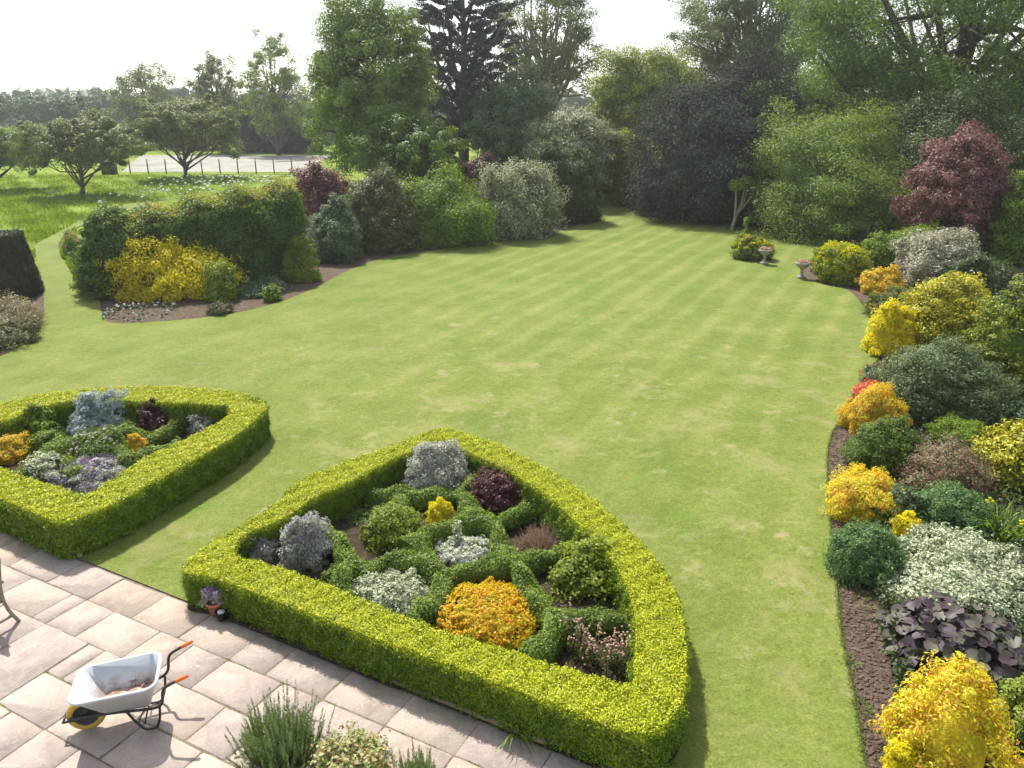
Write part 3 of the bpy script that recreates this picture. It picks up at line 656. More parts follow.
def clipped_ring(name, label, keys, hts, mat, L, W, nper):
    n_ = 5
    hs = np.array(hts, float)
    O = smooth_line([np.array([*G(x, y, h)[:2], h]) for (x, y, _, _), h in zip(keys, hs)], n_, True)
    I = smooth_line([np.array([*G(x, y, h)[:2], h]) for (_, _, x, y), h in zip(keys, hs)], n_, True)
    n = len(O); Ob, Ib = O.copy(), I.copy(); Ob[:, 2] = .0; Ib[:, 2] = .0
    cen = (O + I) / 2; Ob[:, :2] += (cen - O)[:, :2] * .08
    quads = []
    for i in range(n):
        j = (i + 1) % n
        for A_, B_, C_, D_ in ((O[i], O[j], I[j], I[i]), (Ob[i], Ob[j], O[j], O[i]), (I[i], I[j], Ib[j], Ib[i])):
            quads.append((A_, B_, C_, D_))
    quads = np.array(quads)
    Nn = np.cross(quads[:, 1] - quads[:, 0], quads[:, 3] - quads[:, 0]); c0 = np.repeat(cen, 3, 0) * np.array([1, 1, .4]); mid = quads.mean(1)
    flip = (Nn * (mid - c0)).sum(1) < 0; quads[flip] = quads[flip][:, ::-1]
    t = thing(name, label, 'hedge', np.array([*cen[0][:2], 0]))
    ins = .05; core = []
    On = O + (I - O) * ins / .8; In = I + (O - I) * ins / .8; On[:, 2] -= .10; In[:, 2] -= .10
    Obn = Ob + (Ib - Ob) * ins / .8; Ibn = Ib + (Ob - Ib) * ins / .8
    CV = np.concatenate([On, In, Obn, Ibn]); F = []
    for i in range(n):
        j = (i + 1) % n; F += [(i, j, n + j, n + i), (2 * n + i, 2 * n + j, j, i), (n + i, n + j, 3 * n + j, 3 * n + i)]
    sel = np.arange(len(quads)) % 3 == 0; side = quads[~sel]
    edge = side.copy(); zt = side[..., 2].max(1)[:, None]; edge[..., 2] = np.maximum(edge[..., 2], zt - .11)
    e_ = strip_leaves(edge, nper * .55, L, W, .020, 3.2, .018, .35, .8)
    obj('foliage', [strip_leaves(side, nper, L, W, .026, 3.2, .026, .1, .8) + (1,), strip_leaves(quads[sel], nper, L, W, .020, 3.2, .022, .3, .7), e_, (CV, np.array(F), 1)], [M[mat], M['hedge_side_shade']], t)  # sides and core take the shade-darkened green, top and upper rim the gold
    return O, I
rk = [(183, 571, 236, 556), (206, 547, 243, 536), (246, 523, 272, 524), (283, 499, 300, 509), (294, 484, 316, 497), (338, 465, 345, 485), (391, 446, 391, 461), (430, 431, 420, 449), (447, 429, 440, 441), (470, 435, 458, 449), (512, 451, 494, 464), (552, 472, 526, 483), (591, 498, 556, 504), (631, 533, 592, 540), (657, 562, 617, 568), (673, 588, 629, 594), (682, 615, 635, 618), (686, 648, 636, 640), (685, 690, 634, 662), (677, 712, 633, 681), (655, 733, 621, 686), (622, 731, 600, 678), (582, 716, 559, 667), (519, 693, 505, 650), (464, 671, 440, 631), (369, 637, 363, 600), (303, 612, 326, 585), (219, 580, 270, 565)]
rh = [.56, .54, .52, .52] + [.60] * 22 + [.57, .56]
lk = [(-150, 440, -72, 441), (-110, 428, -62, 437), (-55, 415, -40, 430), (0, 404, 0, 423), (44, 394, 44, 407), (97, 389, 88, 400), (161, 387, 145, 402), (214, 390, 195, 404), (249, 395, 226, 406), (265, 404, 229, 408), (262, 414, 226, 418), (234, 437, 197, 434), (176, 470, 146, 458), (117, 502, 111, 481), (67, 522, 85, 496), (48, 519, 75, 493), (29, 512, 53, 486), (0, 499, 20, 476), (-60, 473, -15, 461), (-130, 447, -50, 446)]
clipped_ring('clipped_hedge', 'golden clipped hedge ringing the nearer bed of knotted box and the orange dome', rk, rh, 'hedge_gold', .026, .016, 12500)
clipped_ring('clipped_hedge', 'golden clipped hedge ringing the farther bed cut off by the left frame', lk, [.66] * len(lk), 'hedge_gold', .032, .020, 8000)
# soil inside and under the two hedged beds, shadow put into its colour
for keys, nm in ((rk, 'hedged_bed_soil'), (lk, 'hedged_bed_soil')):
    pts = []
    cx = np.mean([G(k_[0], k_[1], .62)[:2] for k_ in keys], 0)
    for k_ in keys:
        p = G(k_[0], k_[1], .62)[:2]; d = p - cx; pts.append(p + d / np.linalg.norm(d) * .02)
    soil(nm, smooth_line([np.array([*p, 0]) for p in pts], 4, True), zl + .008, 'litter_shade')

def knot(label, bands, name='knot_hedge', h=.36, w=.27, mat='knot', zpx=.38, L=.034, W=.022, dens=5200):
    parts = []; cores = []
    for bd in bands:
        pl = smooth_line([np.array([*G(x, y, zpx)[:2], 0]) for x, y in bd], 8)
        d = np.r_[0, np.cumsum(np.linalg.norm(np.diff(pl, axis=0), axis=1))]; n = int(d[-1] * dens); uu = rng.uniform(-.06, d[-1] + .06, n)
        c_ = np.stack([np.interp(uu, d, pl[:, 0]), np.interp(uu, d, pl[:, 1]), np.zeros(n)], 1)
        tg = np.stack([np.interp(uu, d, np.gradient(pl[:, 0], d)), np.interp(uu, d, np.gradient(pl[:, 1], d)), np.zeros(n)], 1); sd_ = unit(np.stack([-tg[:, 1], tg[:, 0], tg[:, 2]], 1))
        ph = rng.uniform(0, 6); wob = 1 + .16 * np.sin(uu * 5.3 + ph) + .10 * np.sin(uu * 12.1 + 2 * ph); hb = 1 + .13 * np.sin(uu * 4.1 + 3 * ph) + .08 * np.sin(uu * 10.7 + ph)
        th = rng.uniform(-.15, math.pi + .15, n); cs, sn = np.cos(th), np.sin(th); q_ = (np.abs(cs) ** 3 + np.abs(sn) ** 3) ** (1 / 3)
        rr_ = 1 + .10 * rng.standard_normal(n) + .09 * np.sin(th * 3 + uu * 9) 
        P = c_ + sd_ * (cs / q_ * w * .5 * wob * rr_)[:, None]; P[:, 2] = zl + np.clip(.28 + .72 * sn / q_ * rr_, .02, 2) * h * hb * .82 + .0
        parts.append((P, sd_ * cs[:, None] + np.array([0, 0, 1.]) * np.maximum(sn, 0)[:, None] + [0, 0, .25]))
        pc = pl.copy(); pc[:, 2] = zl + h * .32; cores.append(tube(pc, w * .40, 8))
    P = np.concatenate([p for p, _ in parts]); N = np.concatenate([q for _, q in parts])
    t = thing(name, label, 'hedge', [P[0][0], P[0][1], zl])
    obj('foliage', [leaf_quads(P, N, L, W, .55)] + cores, M[mat], t)
knot('dwarf green box hedges laid in a knot inside the nearer golden hedge', [
    [(369, 486), (388, 488), (403, 489), (417, 491), (430, 489), (448, 487), (463, 484), (476, 476), (490, 470)],
    [(403, 489), (398, 502), (385, 514), (368, 524)],
    [(461, 486), (470, 503), (480, 512), (492, 515), (505, 511), (524, 503), (540, 497), (552, 510), (566, 521), (580, 530)],
    [(405, 541), (418, 533), (430, 524), (451, 518), (472, 515), (492, 517)],
    [(484, 514), (497, 525), (501, 540), (513, 554), (524, 573), (536, 590), (546, 602), (556, 616), (552, 628), (541, 639), (528, 650)],
    [(322, 524), (335, 532), (343, 545), (352, 559), (372, 558), (397, 553), (422, 556), (443, 568), (461, 563), (492, 557), (517, 557), (542, 550), (566, 543), (582, 546)],
    [(443, 568), (440, 584), (428, 597), (414, 612), (405, 622)],
    [(556, 616), (570, 612), (585, 609), (602, 609), (620, 611), (634, 613)],
    [(352, 559), (342, 570), (338, 582), (345, 590)],
    [(418, 533), (420, 545), (432, 560)]])
knot('dwarf green box hedges laid in a knot inside the golden hedge at left', [
    [(56, 427), (55, 441), (38, 455), (14, 468)],
    [(80, 432), (100, 431), (117, 429), (126, 421), (133, 414)],
    [(117, 429), (134, 430), (150, 431), (169, 423), (184, 414)],
    [(117, 429), (117, 442), (127, 456), (145, 449), (160, 443), (180, 438)],
    [(38, 455), (54, 454), (67, 457), (76, 466), (64, 472)],
    [(8, 436), (24, 437), (40, 434), (54, 432)]], L=.04, W=.028)

# ------------------------------------------------------------------ planting in the nearer hedged bed
shrub('santolina', 'rounded silvery grey bush at the far tip of the nearer hedged bed', 'shrub', (408, 467, 444, 500), M['silver'], .035, .35, K=70, cr=.2, lump=.12)
shrub('berberis', 'dark maroon clipped bush inside the nearer hedged bed', 'shrub', (471, 529, 470, 516), M['berberis'], .03, .6, K=70, cr=.16, lump=.06)
shrub('golden_conifer', 'tiny golden yellow bush deep in the box knot', 'shrub', (427, 451, 499, 527), M['yellow'], .03, .6, K=20, cr=.3, stems=3)
sprig_bush('heather', 'dry pinkish brown tuft between the maroon bush and the leafy green one', 'shrub', (513, 565, 519, 562), M['heather'], 420, 40, .03, .007, length=.8, zlean=.5, core=0)
shrub('peony', 'leafy fresh green bush against the right limb of the golden hedge', 'shrub', (553, 622, 534, 604), M['lime'], .06, .75, K=46, cr=.26, lump=.3, cover=1.9, wild=.08, fill=.15, ex=2.1)
shrub('spirea', 'big orange and gold clipped dome in the nearer hedged bed', 'shrub', (438, 534, 585, 650), M['orange'], .032, .6, K=150, cr=.13, lump=.04, cover=3.6, stems=8)
shrub('euonymus', 'pale silver green variegated bush left of the orange dome', 'shrub', (350, 428, 570, 622), M['white_var'], .042, .55, K=60, cr=.22, lump=.22)
shrub('wallflower', 'larger grey bush with violet flowers near the left corner of the bed', 'shrub', (283, 328, 518, 572), M['silver'], .035, .4, K=40, cr=.25, lump=.2, flowers=(M['lavender'], 46, .03, 'flowers'), stems=8)
shrub('wallflower', 'smaller grey bush with violet flowers tucked into the left corner', 'shrub', (240, 276, 532, 566), M['silver'], .035, .4, K=34, cr=.28, lump=.2, flowers=(M['lavender'], 60, .028, 'flowers'))
shrub('rose_bush', 'loose light green rose bush in the left half of the knot', 'shrub', (366, 420, 505, 552), M['lime'], .04, .6, K=50, cr=.2, lump=.25, cover=2.0, flowers=(M['cream'], 10, .025, 'flowers'))
shrub('rose_bush', 'low spreading bronze green rose bush beside the bare soil', 'shrub', (343, 378, 504, 526), M['green'], .035, .5, K=24, cr=.25, cover=1.4, flowers=(M['rosy'], 14, .025, 'young_leaves'))
shrub('hebe', 'small green mound in front of the violet flowered bush', 'shrub', (322, 350, 565, 590), M['green'], .03, .6, K=24, cr=.25)
c0 = G(462, 553, 0)
shrub('white_euonymus', 'low creamy white leaved plant in the middle of the knot', 'shrub', (438, 490, 537, 570), M['white_var'], .035, .6, K=26, cr=.3, flowers=(M['white'], 150, .035, 'white_leaves'))
t = thing('white_leaved_spire', 'upright spire of white leaves rising behind the creamy low plant', 'plant', G(458, 548, zl))
b = np.array(t.location); hh = .42; C = b + np.array([0, 0, 1.]) * np.linspace(.06, hh, 40)[:, None]; idx = np.repeat(np.arange(40), 5); q = sphere_dirs(200); C = C + np.array([1, .3, 0]) * (.02 * np.sin(np.arange(40) * .35))[:, None]
obj('foliage', [leaf_quads(C[idx] + q * .075 * rng.uniform(.5, 1.1, (200, 1)), q + [0, 0, .8], .055, .032, .6)], M['white_var'], t); obj('stem', [tube([b, b + [0, 0, hh]], [.008, .003], 5)], M['twig'], t)
# untidy seed heads in the near corner
t = thing('penstemon', 'straggly seed heads and dry stalks in the near corner of the bed', 'plant', G(600, 665, zl)); b = np.array(t.location)
st, lf, fl = [], [], []
for i in range(70):
    x = rng.uniform(566, 630); y = rng.uniform(max(640, 640 + (x - 560) * .25), min(682, 655 + (x - 560) * .42) + 2) if x < 632 else 660
    p = G(x, y, zl); hgt = rng.uniform(.15, .42) * (1.5 if rng.random() < .2 else 1); tip = p + np.array([rng.normal(0, .05), rng.normal(0, .05), hgt])
    st.append(tube([p, (p + tip) / 2 + rng.normal(0, .012, 3), tip], [.005, .004, .002], 4))
    m = 16; u = rng.random((m, 1)); lf.append(p + (tip - p) * u + rng.normal(0, .022, (m, 3))); fl.append(tip + rng.normal(0, .02, (4, 3)) * [1, 1, 2.4])
lf = np.concatenate(lf); fl = np.concatenate(fl); lf[:, 2] = np.maximum(lf[:, 2], zl + .01)
obj('stem', st, M['straw'], t); obj('foliage', [leaf_quads(lf, rng.standard_normal(lf.shape) + [0, 0, 1], .05, .014, .4)], M['green'], t); f = obj('seed_head', [blobs(fl, .014)], M['pink'], t); f['kind'] = 'stuff'

# ------------------------------------------------------------------ planting in the farther hedged bed
shrub('sea_buckthorn', 'tall feathery blue silver bush leaning over the farther golden hedge', 'shrub', (72, 122, 392, 446), M['silver_blue'], .05, .3, K=46, cr=.24, lump=.35, wild=.08)
shrub('berberis', 'dull purple brown bush near the far side of the left bed', 'shrub', (139, 171, 400, 438), M['berberis'], .035, .6, K=34, cr=.25)
shrub('curry_plant', 'small loose silver tuft in the sharp right corner of the left bed', 'shrub', (188, 214, 415, 440), M['silver'], .04, .3, K=18, cr=.3, cover=1.6, core=False)
shrub('golden_conifer', 'small bright orange yellow bush in the left knot', 'shrub', (128, 150, 434, 458), M['spirea'], .035, .6, K=16, cr=.32, stems=3)
shrub('rose_bush', 'green rose bush with cream and pink blooms in the left bed', 'shrub', (66, 126, 428, 470), M['green'], .045, .6, K=40, cr=.26, cover=2.2, flowers=(M['cream'], 42, .035, 'flowers'))
shrub('lavender', 'wide patch of violet flowers over grey leaves in the left bed', 'plant', (53, 130, 457, 496), M['silver'], .035, .4, K=60, cr=.22, flowers=(M['lavender'], 170, .035, 'flowers'))
shrub('euonymus', 'white green variegated bush beside the orange clipped mound', 'shrub', (22, 60, 454, 486), M['white_var'], .045, .55, K=30, cr=.26)
shrub('spirea', 'orange clipped mound at the left edge of the photo', 'shrub', (-22, 33, 435, 467), M['spirea'], .035, .6, K=60, cr=.16, lump=.08)
shrub('peony', 'leafy green clump just inside the back of the left hedge', 'plant', (22, 56, 406, 446), M['bright'], .06, .7, K=30, cr=.28)
shrub('peony', 'low green leafy clump between the orange mound and the hedge back', 'plant', (-6, 30, 420, 446), M['green'], .06, .7, K=30, cr=.28)
shrub('peony', 'pale green leafy clump left of the blue silver bush', 'plant', (50, 80, 408, 430), M['bright'], .05, .7, K=24, cr=.28)

# ------------------------------------------------------------------ left shrubbery
def tall_hedge():
    keys = [(98, 300, 246), (130, 297, 232), (185, 292, 218), (240, 287, 206), (306, 276, 193)]
    B0 = np.array([G(x, y, 0) for x, y, _ in keys]); H = np.array([PY(x, t_, g[1])[2] for (x, y, t_), g in zip(keys, B0)])
    d = unit(np.array([*(B0[-1] - B0[0])[:2], 0])); back = np.array([-d[1], d[0], 0]) * 1.9
    Ft, Fb = B0.copy(), B0.copy(); Ft[:, 2] = H
    Ft = smooth_line(Ft, 6); Fb = smooth_line(Fb, 6); Bt = Ft + back; Bb = Fb + back; n = len(Ft)
    Bt[:, 2] += .05
    quads = []; tops = []
    for i in range(n - 1):
        quads.append((Fb[i], Fb[i + 1], Ft[i + 1], Ft[i])); tops.append((Ft[i], Ft[i + 1], Bt[i + 1], Bt[i])); quads.append((Bb[i + 1], Bb[i], Bt[i], Bt[i + 1]))
    for i, sgn in ((0, 1), (n - 1, -1)):
        q = (Bb[i], Fb[i], Ft[i], Bt[i]); quads.append(q if sgn > 0 else q[::-1])
    t = thing('tall_hedge', 'long tall dark hedge with pale new shoots along its top', 'hedge', B0[2])
    ins = .12; CV = np.concatenate([Fb + back * .08, Ft + back * .08 - [0, 0, ins], Bt - back * .08 - [0, 0, ins], Bb - back * .08]); F = []
    for i in range(n - 1): F += [(i, i + 1, n + i + 1, n + i), (n + i, n + i + 1, 2 * n + i + 1, 2 * n + i), (2 * n + i, 2 * n + i + 1, 3 * n + i + 1, 3 * n + i)]
    F += [(0, n, 2 * n, 3 * n), (n - 1, 4 * n - 1, 3 * n - 1, 2 * n - 1)]
    obj('foliage', [strip_leaves(quads + tops, 1500, .085, .06, .26, .62, .12, .3), (CV, np.array(F))], M['dark_hedge'], t)
    lift = [tuple(p + [0, 0, .06] for p in q) for q in tops]
    obj('new_shoots', [strip_leaves(lift, 1100, .08, .045, .26, .6, .12, .3, .9)], M['hedge_tip'], t)
tall_hedge()
GS = 'shrubs along the far side of the lawn'
shrub('viburnum', 'green bush with a few white blooms at the left end of the tall hedge', 'shrub', (80, 138, 210, 300), M['green'], .08, .65, K=60, cr=.26, lump=.22, flowers=(M['white'], 22, .07, 'flowers'))
shrub('climbing_rose', 'white flowered climber against the front of the tall hedge', 'shrub', (121, 160, 212, 286), M['green'], .07, .6, depth=.6, K=40, cr=.3, flowers=(M['white'], 55, .08, 'flowers'))
shrub('golden_azalea', 'wide brilliant yellow shrub in front of the tall dark hedge', 'shrub', (112, 234, 241, 303), M['yellow'], .08, .7, depth=.55, K=80, cr=.2, lump=.22, cover=3.4, core=False, fill=.2, u0=.6, wild=.06, flat=.55, trim=1.0, stems=14)
shrub('philadelphus', 'small pale yellow green shrub at the right end of the brilliant yellow one', 'shrub', (203, 236, 262, 304), M['lime'], .07, .6, K=30, cr=.3, cover=2)
shrub('skimmia', 'dull yellow green bush left of the brilliant yellow shrub', 'shrub', (92, 118, 262, 300), M['tree_b'], .07, .6, K=30, cr=.3)
shrub('fuchsia', 'small open light green bush alone on the bare soil', 'shrub', (281, 322, 238, 285), M['lime'], .07, .6, K=34, cr=.3, lump=.2, cover=1.8, core=False, wild=.0, stems=9, trim=.88)
shrub('choisya', 'knee high green plant at the soil edge right of the yellow shrub', 'plant', (263, 281, 285, 303), M['bright'], .05, .6, K=18, cr=.35, stems=3)
shrub('campion', 'low grey green plant with pinkish flowers at the lawn edge', 'plant', (208, 232, 302, 317), M['tan_green'], .05, .5, K=20, cr=.35, flowers=(M['pink'], 12, .04, 'flowers'), stems=3)
t_, *_ = shrub('daisy_patch', 'scattered white daisies over low green leaves below the yellow shrub', 'plant', (104, 176, 303, 319), M['teal'], .05, .4, depth=.8, K=40, cr=.12, cover=.45, core=False, fill=.1, flowers=(M['white'], 34, .03, 'flowers'), stems=4)
shrub('ground_ivy', 'low dark green mat under the tall hedge beside the yellow shrub', 'plant', (228, 284, 276, 298), M['teal'], .05, .5, K=40, cr=.3, cover=1.6, stems=3)
rows = [
    ('purple_hazel', 'dull purple leaved shrub just past the end of the tall hedge', (296, 360, 166, 250), 'smoke', .09, .7),
    ('tan_viburnum', 'tan and green shrub between the purple and the bright green ones', (350, 414, 172, 254), 'tan_green', .08, .6),
    ('cotoneaster', 'full bright green shrub midway along the row behind the lawn', (388, 488, 172, 249), 'bright', .08, .6),
    ('variegated_dogwood', 'pale cream green shrub right of the bright green one', (472, 556, 166, 241), 'blossom_green', .085, .65),
    ('dark_juniper', 'dark drooping shrub ending the row at the lawn corner', (532, 598, 146, 226), 'darkgreen', .09, .4),
    ('buddleia', 'grey green leafy shrub in front of the purple one', (308, 358, 198, 263), 'teal', .1, .5)]
for nm, lb, bx, mt, lf, wd in rows:
    shrub(nm, lb, 'shrub', bx, M[mt], lf, wd, K=110, cr=.2, lump=.24, group=GS, wild=.06, ex=2.1)
shrub('purple_smoke_bush', 'small mauve purple shrub peeping over the row of shrubs', 'shrub', (452, 500, 158, 232), M['purple'], .09, .6, K=60, cr=.24, group=GS)
def yew_block():
    p0 = G(31, 301); p1 = G(-75, 306); hb = PY(36, 236, p0[1])[2]; d = unit(p1 - p0); bk = np.array([-d[1], d[0], 0]); bk = bk if bk[1] > 0 else -bk
    t = thing('yew_block', 'dark brown green clipped yew block at the left frame edge', 'hedge', p0)
    W_, Dp = np.linalg.norm(p1 - p0), 1.5; V = []; m1, m2, m3 = 12, 6, 10
    def pt(a, b_, z):      # rounded, slightly battered block
        ta = .05 + .30 * (z / hb) ** 2.2; x = min(max(a * W_, ta * .9), W_ - ta * .9); yv = min(max(b_ * Dp, ta * .6), Dp - ta * .6)
        return p0 + d * x + bk * yv + np.array([0, 0, z])
    quads = []
    for i_ in range(m1):
        for k_ in range(m3): z0, z1 = hb * k_ / m3, hb * (k_ + 1) / m3; a0, a1 = i_ / m1, (i_ + 1) / m1; quads += [(pt(a1, 0, z0), pt(a0, 0, z0), pt(a0, 0, z1), pt(a1, 0, z1)), (pt(a0, 1, z0), pt(a1, 1, z0), pt(a1, 1, z1), pt(a0, 1, z1))]
        for k_ in range(m2): quads.append((pt((i_ + 1) / m1, k_ / m2, hb), pt(i_ / m1, k_ / m2, hb), pt(i_ / m1, (k_ + 1) / m2, hb), pt((i_ + 1) / m1, (k_ + 1) / m2, hb)))
    for i_ in range(m2):
        for k_ in range(m3): z0, z1 = hb * k_ / m3, hb * (k_ + 1) / m3; quads.append((pt(0, i_ / m2, z0), pt(0, (i_ + 1) / m2, z0), pt(0, (i_ + 1) / m2, z1), pt(0, i_ / m2, z1)))
    Q = np.array(quads); cen = Q.reshape(-1, 3).mean(0); Nq = np.cross(Q[:, 1] - Q[:, 0], Q[:, 3] - Q[:, 0]); fl_ = (Nq * (Q.mean(1) - cen)).sum(1) < 0; Q[fl_] = Q[fl_][:, ::-1]
    V = cen + (Q.reshape(-1, 3) - cen) * .96
    obj('foliage', [strip_leaves(Q, 2600, .055, .028, .05, .8, .03, .1), (V, np.arange(len(V)).reshape(-1, 4))], M['yew'], t)
yew_block()
shrub('hardy_geranium', 'low pale green and pink plants at the front of the left corner bed', 'plant', (-40, 36, 318, 352), M['tan_green'], .05, .5, K=60, cr=.2, cover=1.8, flowers=(M['pink'], 40, .04, 'flowers'))
shrub('catmint', 'straggly grey brown plants under the clipped yew', 'plant', (-30, 42, 296, 336), M['straw'], .06, .3, K=60, cr=.22, cover=1.1, core=False, wild=.1)
shrub('forget_me_not', 'weedy green clump where the mown path meets the hedge', 'plant', (72, 98, 252, 296), M['blade'], .08, .4, K=40, cr=.3, cover=1.6)
shrub('cow_parsley', 'patch of pinkish wild flowers beside the bend of the mown path', 'plant', (62, 84, 232, 258), M['blade'], .09, .35, K=30, cr=.3, cover=1.4, flowers=(M['pink'], 26, .07, 'flowers'))

# ------------------------------------------------------------------ right border, far to near
R = 'shrubs of the right hand border'
shrub('weigela', 'broad arching light green bush standing on the back lawn', 'shrub', (755, 916, 112, 246), M['tree_a'], .10, .55, K=200, cr=.19, lump=.32, cover=3.4, wild=.10, fill=.2, ex=2.1, stems=12, nmax=110000, flat=.5)
shrub('euphorbia', 'large mound of lime yellow flower heads by the stone planter at the lawn corner', 'plant', (815, 868, 246, 286), M['lime'], .06, .5, K=60, cr=.22, flowers=(M['euphorbia'], 620, .085, 'flower_heads'))
shrub('euphorbia', 'small clump of yellow flower heads behind the farther stone planter', 'plant', (734, 772, 236, 262), M['green'], .06, .5, K=30, cr=.26, flowers=(M['euphorbia'], 170, .08, 'flower_heads'))
shrub('spreading_juniper', 'low bright green spreading bush before the copper leaved tree', 'shrub', (866, 952, 228, 268), M['bright'], .07, .4, K=90, cr=.2, depth=.7, lump=.25)
shrub('silver_euonymus', 'tall cream grey variegated bush below the copper leaved tree', 'shrub', (899, 980, 231, 292), M['cream_var'], .06, .6, K=110, cr=.17, lump=.16, cover=3.2, nmax=60000)
shrub('rhododendron', 'dark green bush with white flowers beside the cream grey one', 'shrub', (944, 1022, 257, 306), M['darkgreen'], .07, .6, K=60, cr=.22, flowers=(M['white'], 80, .055, 'flowers'))
shrub('spirea', 'small orange yellow bush next to the lime yellow mound', 'shrub', (861, 901, 267, 296), M['spirea'], .045, .6, K=46, cr=.22)
shrub('heath', 'low olive and orange bush at the curve of the bed', 'shrub', (867, 916, 288, 322), M['tree_b'], .045, .5, K=50, cr=.22, flowers=(M['spirea'], 70, .04, 'new_leaves'))
shrub('golden_philadelphus', 'brightest yellow bush at the corner of the lawn edge', 'shrub', (867, 914, 304, 360), M['yellow'], .055, .7, K=60, cr=.22, lump=.2)
shrub('elaeagnus', 'big yellow and green bush right of the brightest yellow one', 'shrub', (902, 992, 277, 356), M['yellowgreen'], .065, .6, K=130, cr=.17, lump=.18, cover=3.2)
shrub('blue_juniper', 'small blue green bush beside the golden conifer', 'shrub', (975, 1008, 298, 345), M['teal'], .05, .4, K=30, cr=.26)
shrub('pfitzer_juniper', 'sprawling grey green juniper in the middle of the border', 'shrub', (884, 1006, 341, 432), M['juniper'], .07, .22, K=150, cr=.19, lump=.25, cover=3.0, wild=.08, flat=.5, stems=10)
shrub('golden_cypress', 'feathery golden green conifer at the right frame edge', 'conifer', (974, 1066, 283, 404), M['gold_conifer'], .07, .26, K=110, cr=.17, lump=.34, wild=.08, flat=.4, fill=.12, ex=1.8)
shrub('tulip_patch', 'low green plants with one red bloom at the lawn edge', 'plant', (860, 888, 364, 388), M['teal'], .045, .5, K=24, cr=.3, cover=1.6, flowers=(M['coral'], 12, .03, 'flowers'))
fl = thing('red_tulip', 'single deep red bloom leaning out over the lawn edge', 'flower', G(865, 384, .03))
b = np.array(fl.location); obj('bloom', [blobs((b + [0, 0, .16])[None], [.05], ICO2, .08, 1.0)], M['red'], fl, True); obj('stem', [tube([b, b + [.0, 0, .14]], .006, 5)], M['green'], fl)
shrub('azalea', 'small coral red bush tucked behind the orange gold one', 'shrub', (853, 884, 380, 402), M['coral'], .04, .6, K=24, cr=.3, cover=1.3)
shrub('spirea', 'orange gold bush above the green mound in mid border', 'shrub', (843, 904, 386, 442), M['spirea'], .04, .55, K=70, cr=.2, lump=.18)
shrub('box_mound', 'fresh green mound below the orange gold bush', 'shrub', (848, 920, 420, 482), M['green'], .04, .6, K=80, cr=.2, lump=.16)
shrub('hebe', 'small light green mound below the sprawling juniper', 'shrub', (932, 996, 417, 456), M['bright'], .04, .5, K=50, cr=.22)
shrub('white_rose', 'grey green leafy bush at the right edge below the golden conifer', 'shrub', (984, 1040, 396, 436), M['teal'], .06, .6, K=40, cr=.25)
shrub('abelia', 'bronze and green mottled bush in the middle of the border', 'shrub', (900, 992, 443, 505), M['rosy'], .04, .5, K=90, cr=.17, lump=.2, cover=2.2)
shrub('golden_elaeagnus', 'cream yellow large leaved bush at the right frame edge', 'shrub', (973, 1060, 424, 500), M['yellowgreen'], .075, .5, K=60, cr=.22, lump=.2, cover=2.3)
shrub('spirea', 'yellow bush with orange tips halfway down the lawn edge', 'shrub', (830, 901, 470, 526), M['spirea_y'], .038, .5, K=90, cr=.18, lump=.2)
shrub('astilbe', 'wide blue green ferny mass behind the golden tuft', 'plant', (908, 990, 484, 545), M['fern'], .06, .35, K=80, cr=.2, cover=2.6)
shrub('hosta', 'dark leafy gap filler between the yellow bush and the ferny mass', 'plant', (885, 925, 486, 530), M['teal'], .07, .6, K=24, cr=.3, cover=1.6)
shrub('columbine', 'low leafy green plant at the foot of the yellow orange bush', 'plant', (866, 902, 506, 532), M['green'], .04, .5, K=30, cr=.25)
blades('iris', 'upright clump of fresh green sword leaves with two yellow blooms', 'plant', G(1000, 536, .01), 150, .75, .03, M['blade'], .32, .45, flowers=(M['euphorbia'], 3, .05, .45))
blades('daylily', 'arching green grassy clump in front of the ferny mass', 'plant', G(942, 540, .01), 160, .5, .022, M['fern'], .22, .9, droop=.4)
shrub('golden_box', 'small bright golden tuft above the pale variegated bush', 'shrub', (892, 919, 512, 546), M['yellow'], .035, .6, K=24, cr=.3, stems=3)
shrub('cranesbill', 'neat grey green dome overhanging the lawn edge', 'plant', (830, 901, 525, 590), M['fern'], .035, .5, K=110, cr=.16, lump=.08, cover=3.2)
shrub('variegated_euonymus', 'large white and green variegated bush in the near border', 'shrub', (878, 1036, 534, 622), M['white_var'], .045, .6, K=170, cr=.14, lump=.2, cover=2.8, nmax=80000)
# dark big-leaved plant
c, rx, ry, h = fit_dome(880, 1046, 596, 702)
t = thing('ligularia', 'dark bronze purple plant with big round leaves in the near border', 'plant', c)
n = 650; D = sphere_dirs(n, .02); P = c + dome_point(D, rx, ry, h) * rng.uniform(.6, 1.0, (n, 1)); P[:, 2] = np.maximum(P[:, 2], .06)
obj('leaf_mass', [leaf_discs(P, D * .55 + [0, -.15, .75], .085, .4)], M['ligularia'], t)
obj('stem', [bundle([np.array([c, (c + (p - c) * np.array([.5, .5, .7])), p]) for p in P[::6]], [[.012, .006, .005]] * len(P[::6]))], M['berberis'], t)
shrub('spirea', 'largest yellow bush with orange tips in the near right corner', 'shrub', (886, 1014, 664, 800), M['spirea_y'], .055, .34, K=80, cr=.17, lump=.24, cover=2.6, wild=.09, fill=.12, flat=1.2, trim=1.0)
shrub('golden_oregano', 'small bright yellow tuft at the lower edge of the photo', 'plant', (884, 916, 742, 790), M['yellow'], .03, .7, K=30, cr=.3)
shrub('potentilla', 'light green bush at the lower right frame edge', 'shrub', (1002, 1080, 670, 760), M['lime'], .045, .5, K=50, cr=.22)
blades('crocosmia', 'small green grassy clump under the dark purple plant', 'plant', G(1010, 765, .01), 90, .5, .02, M['blade'], .2, .8)
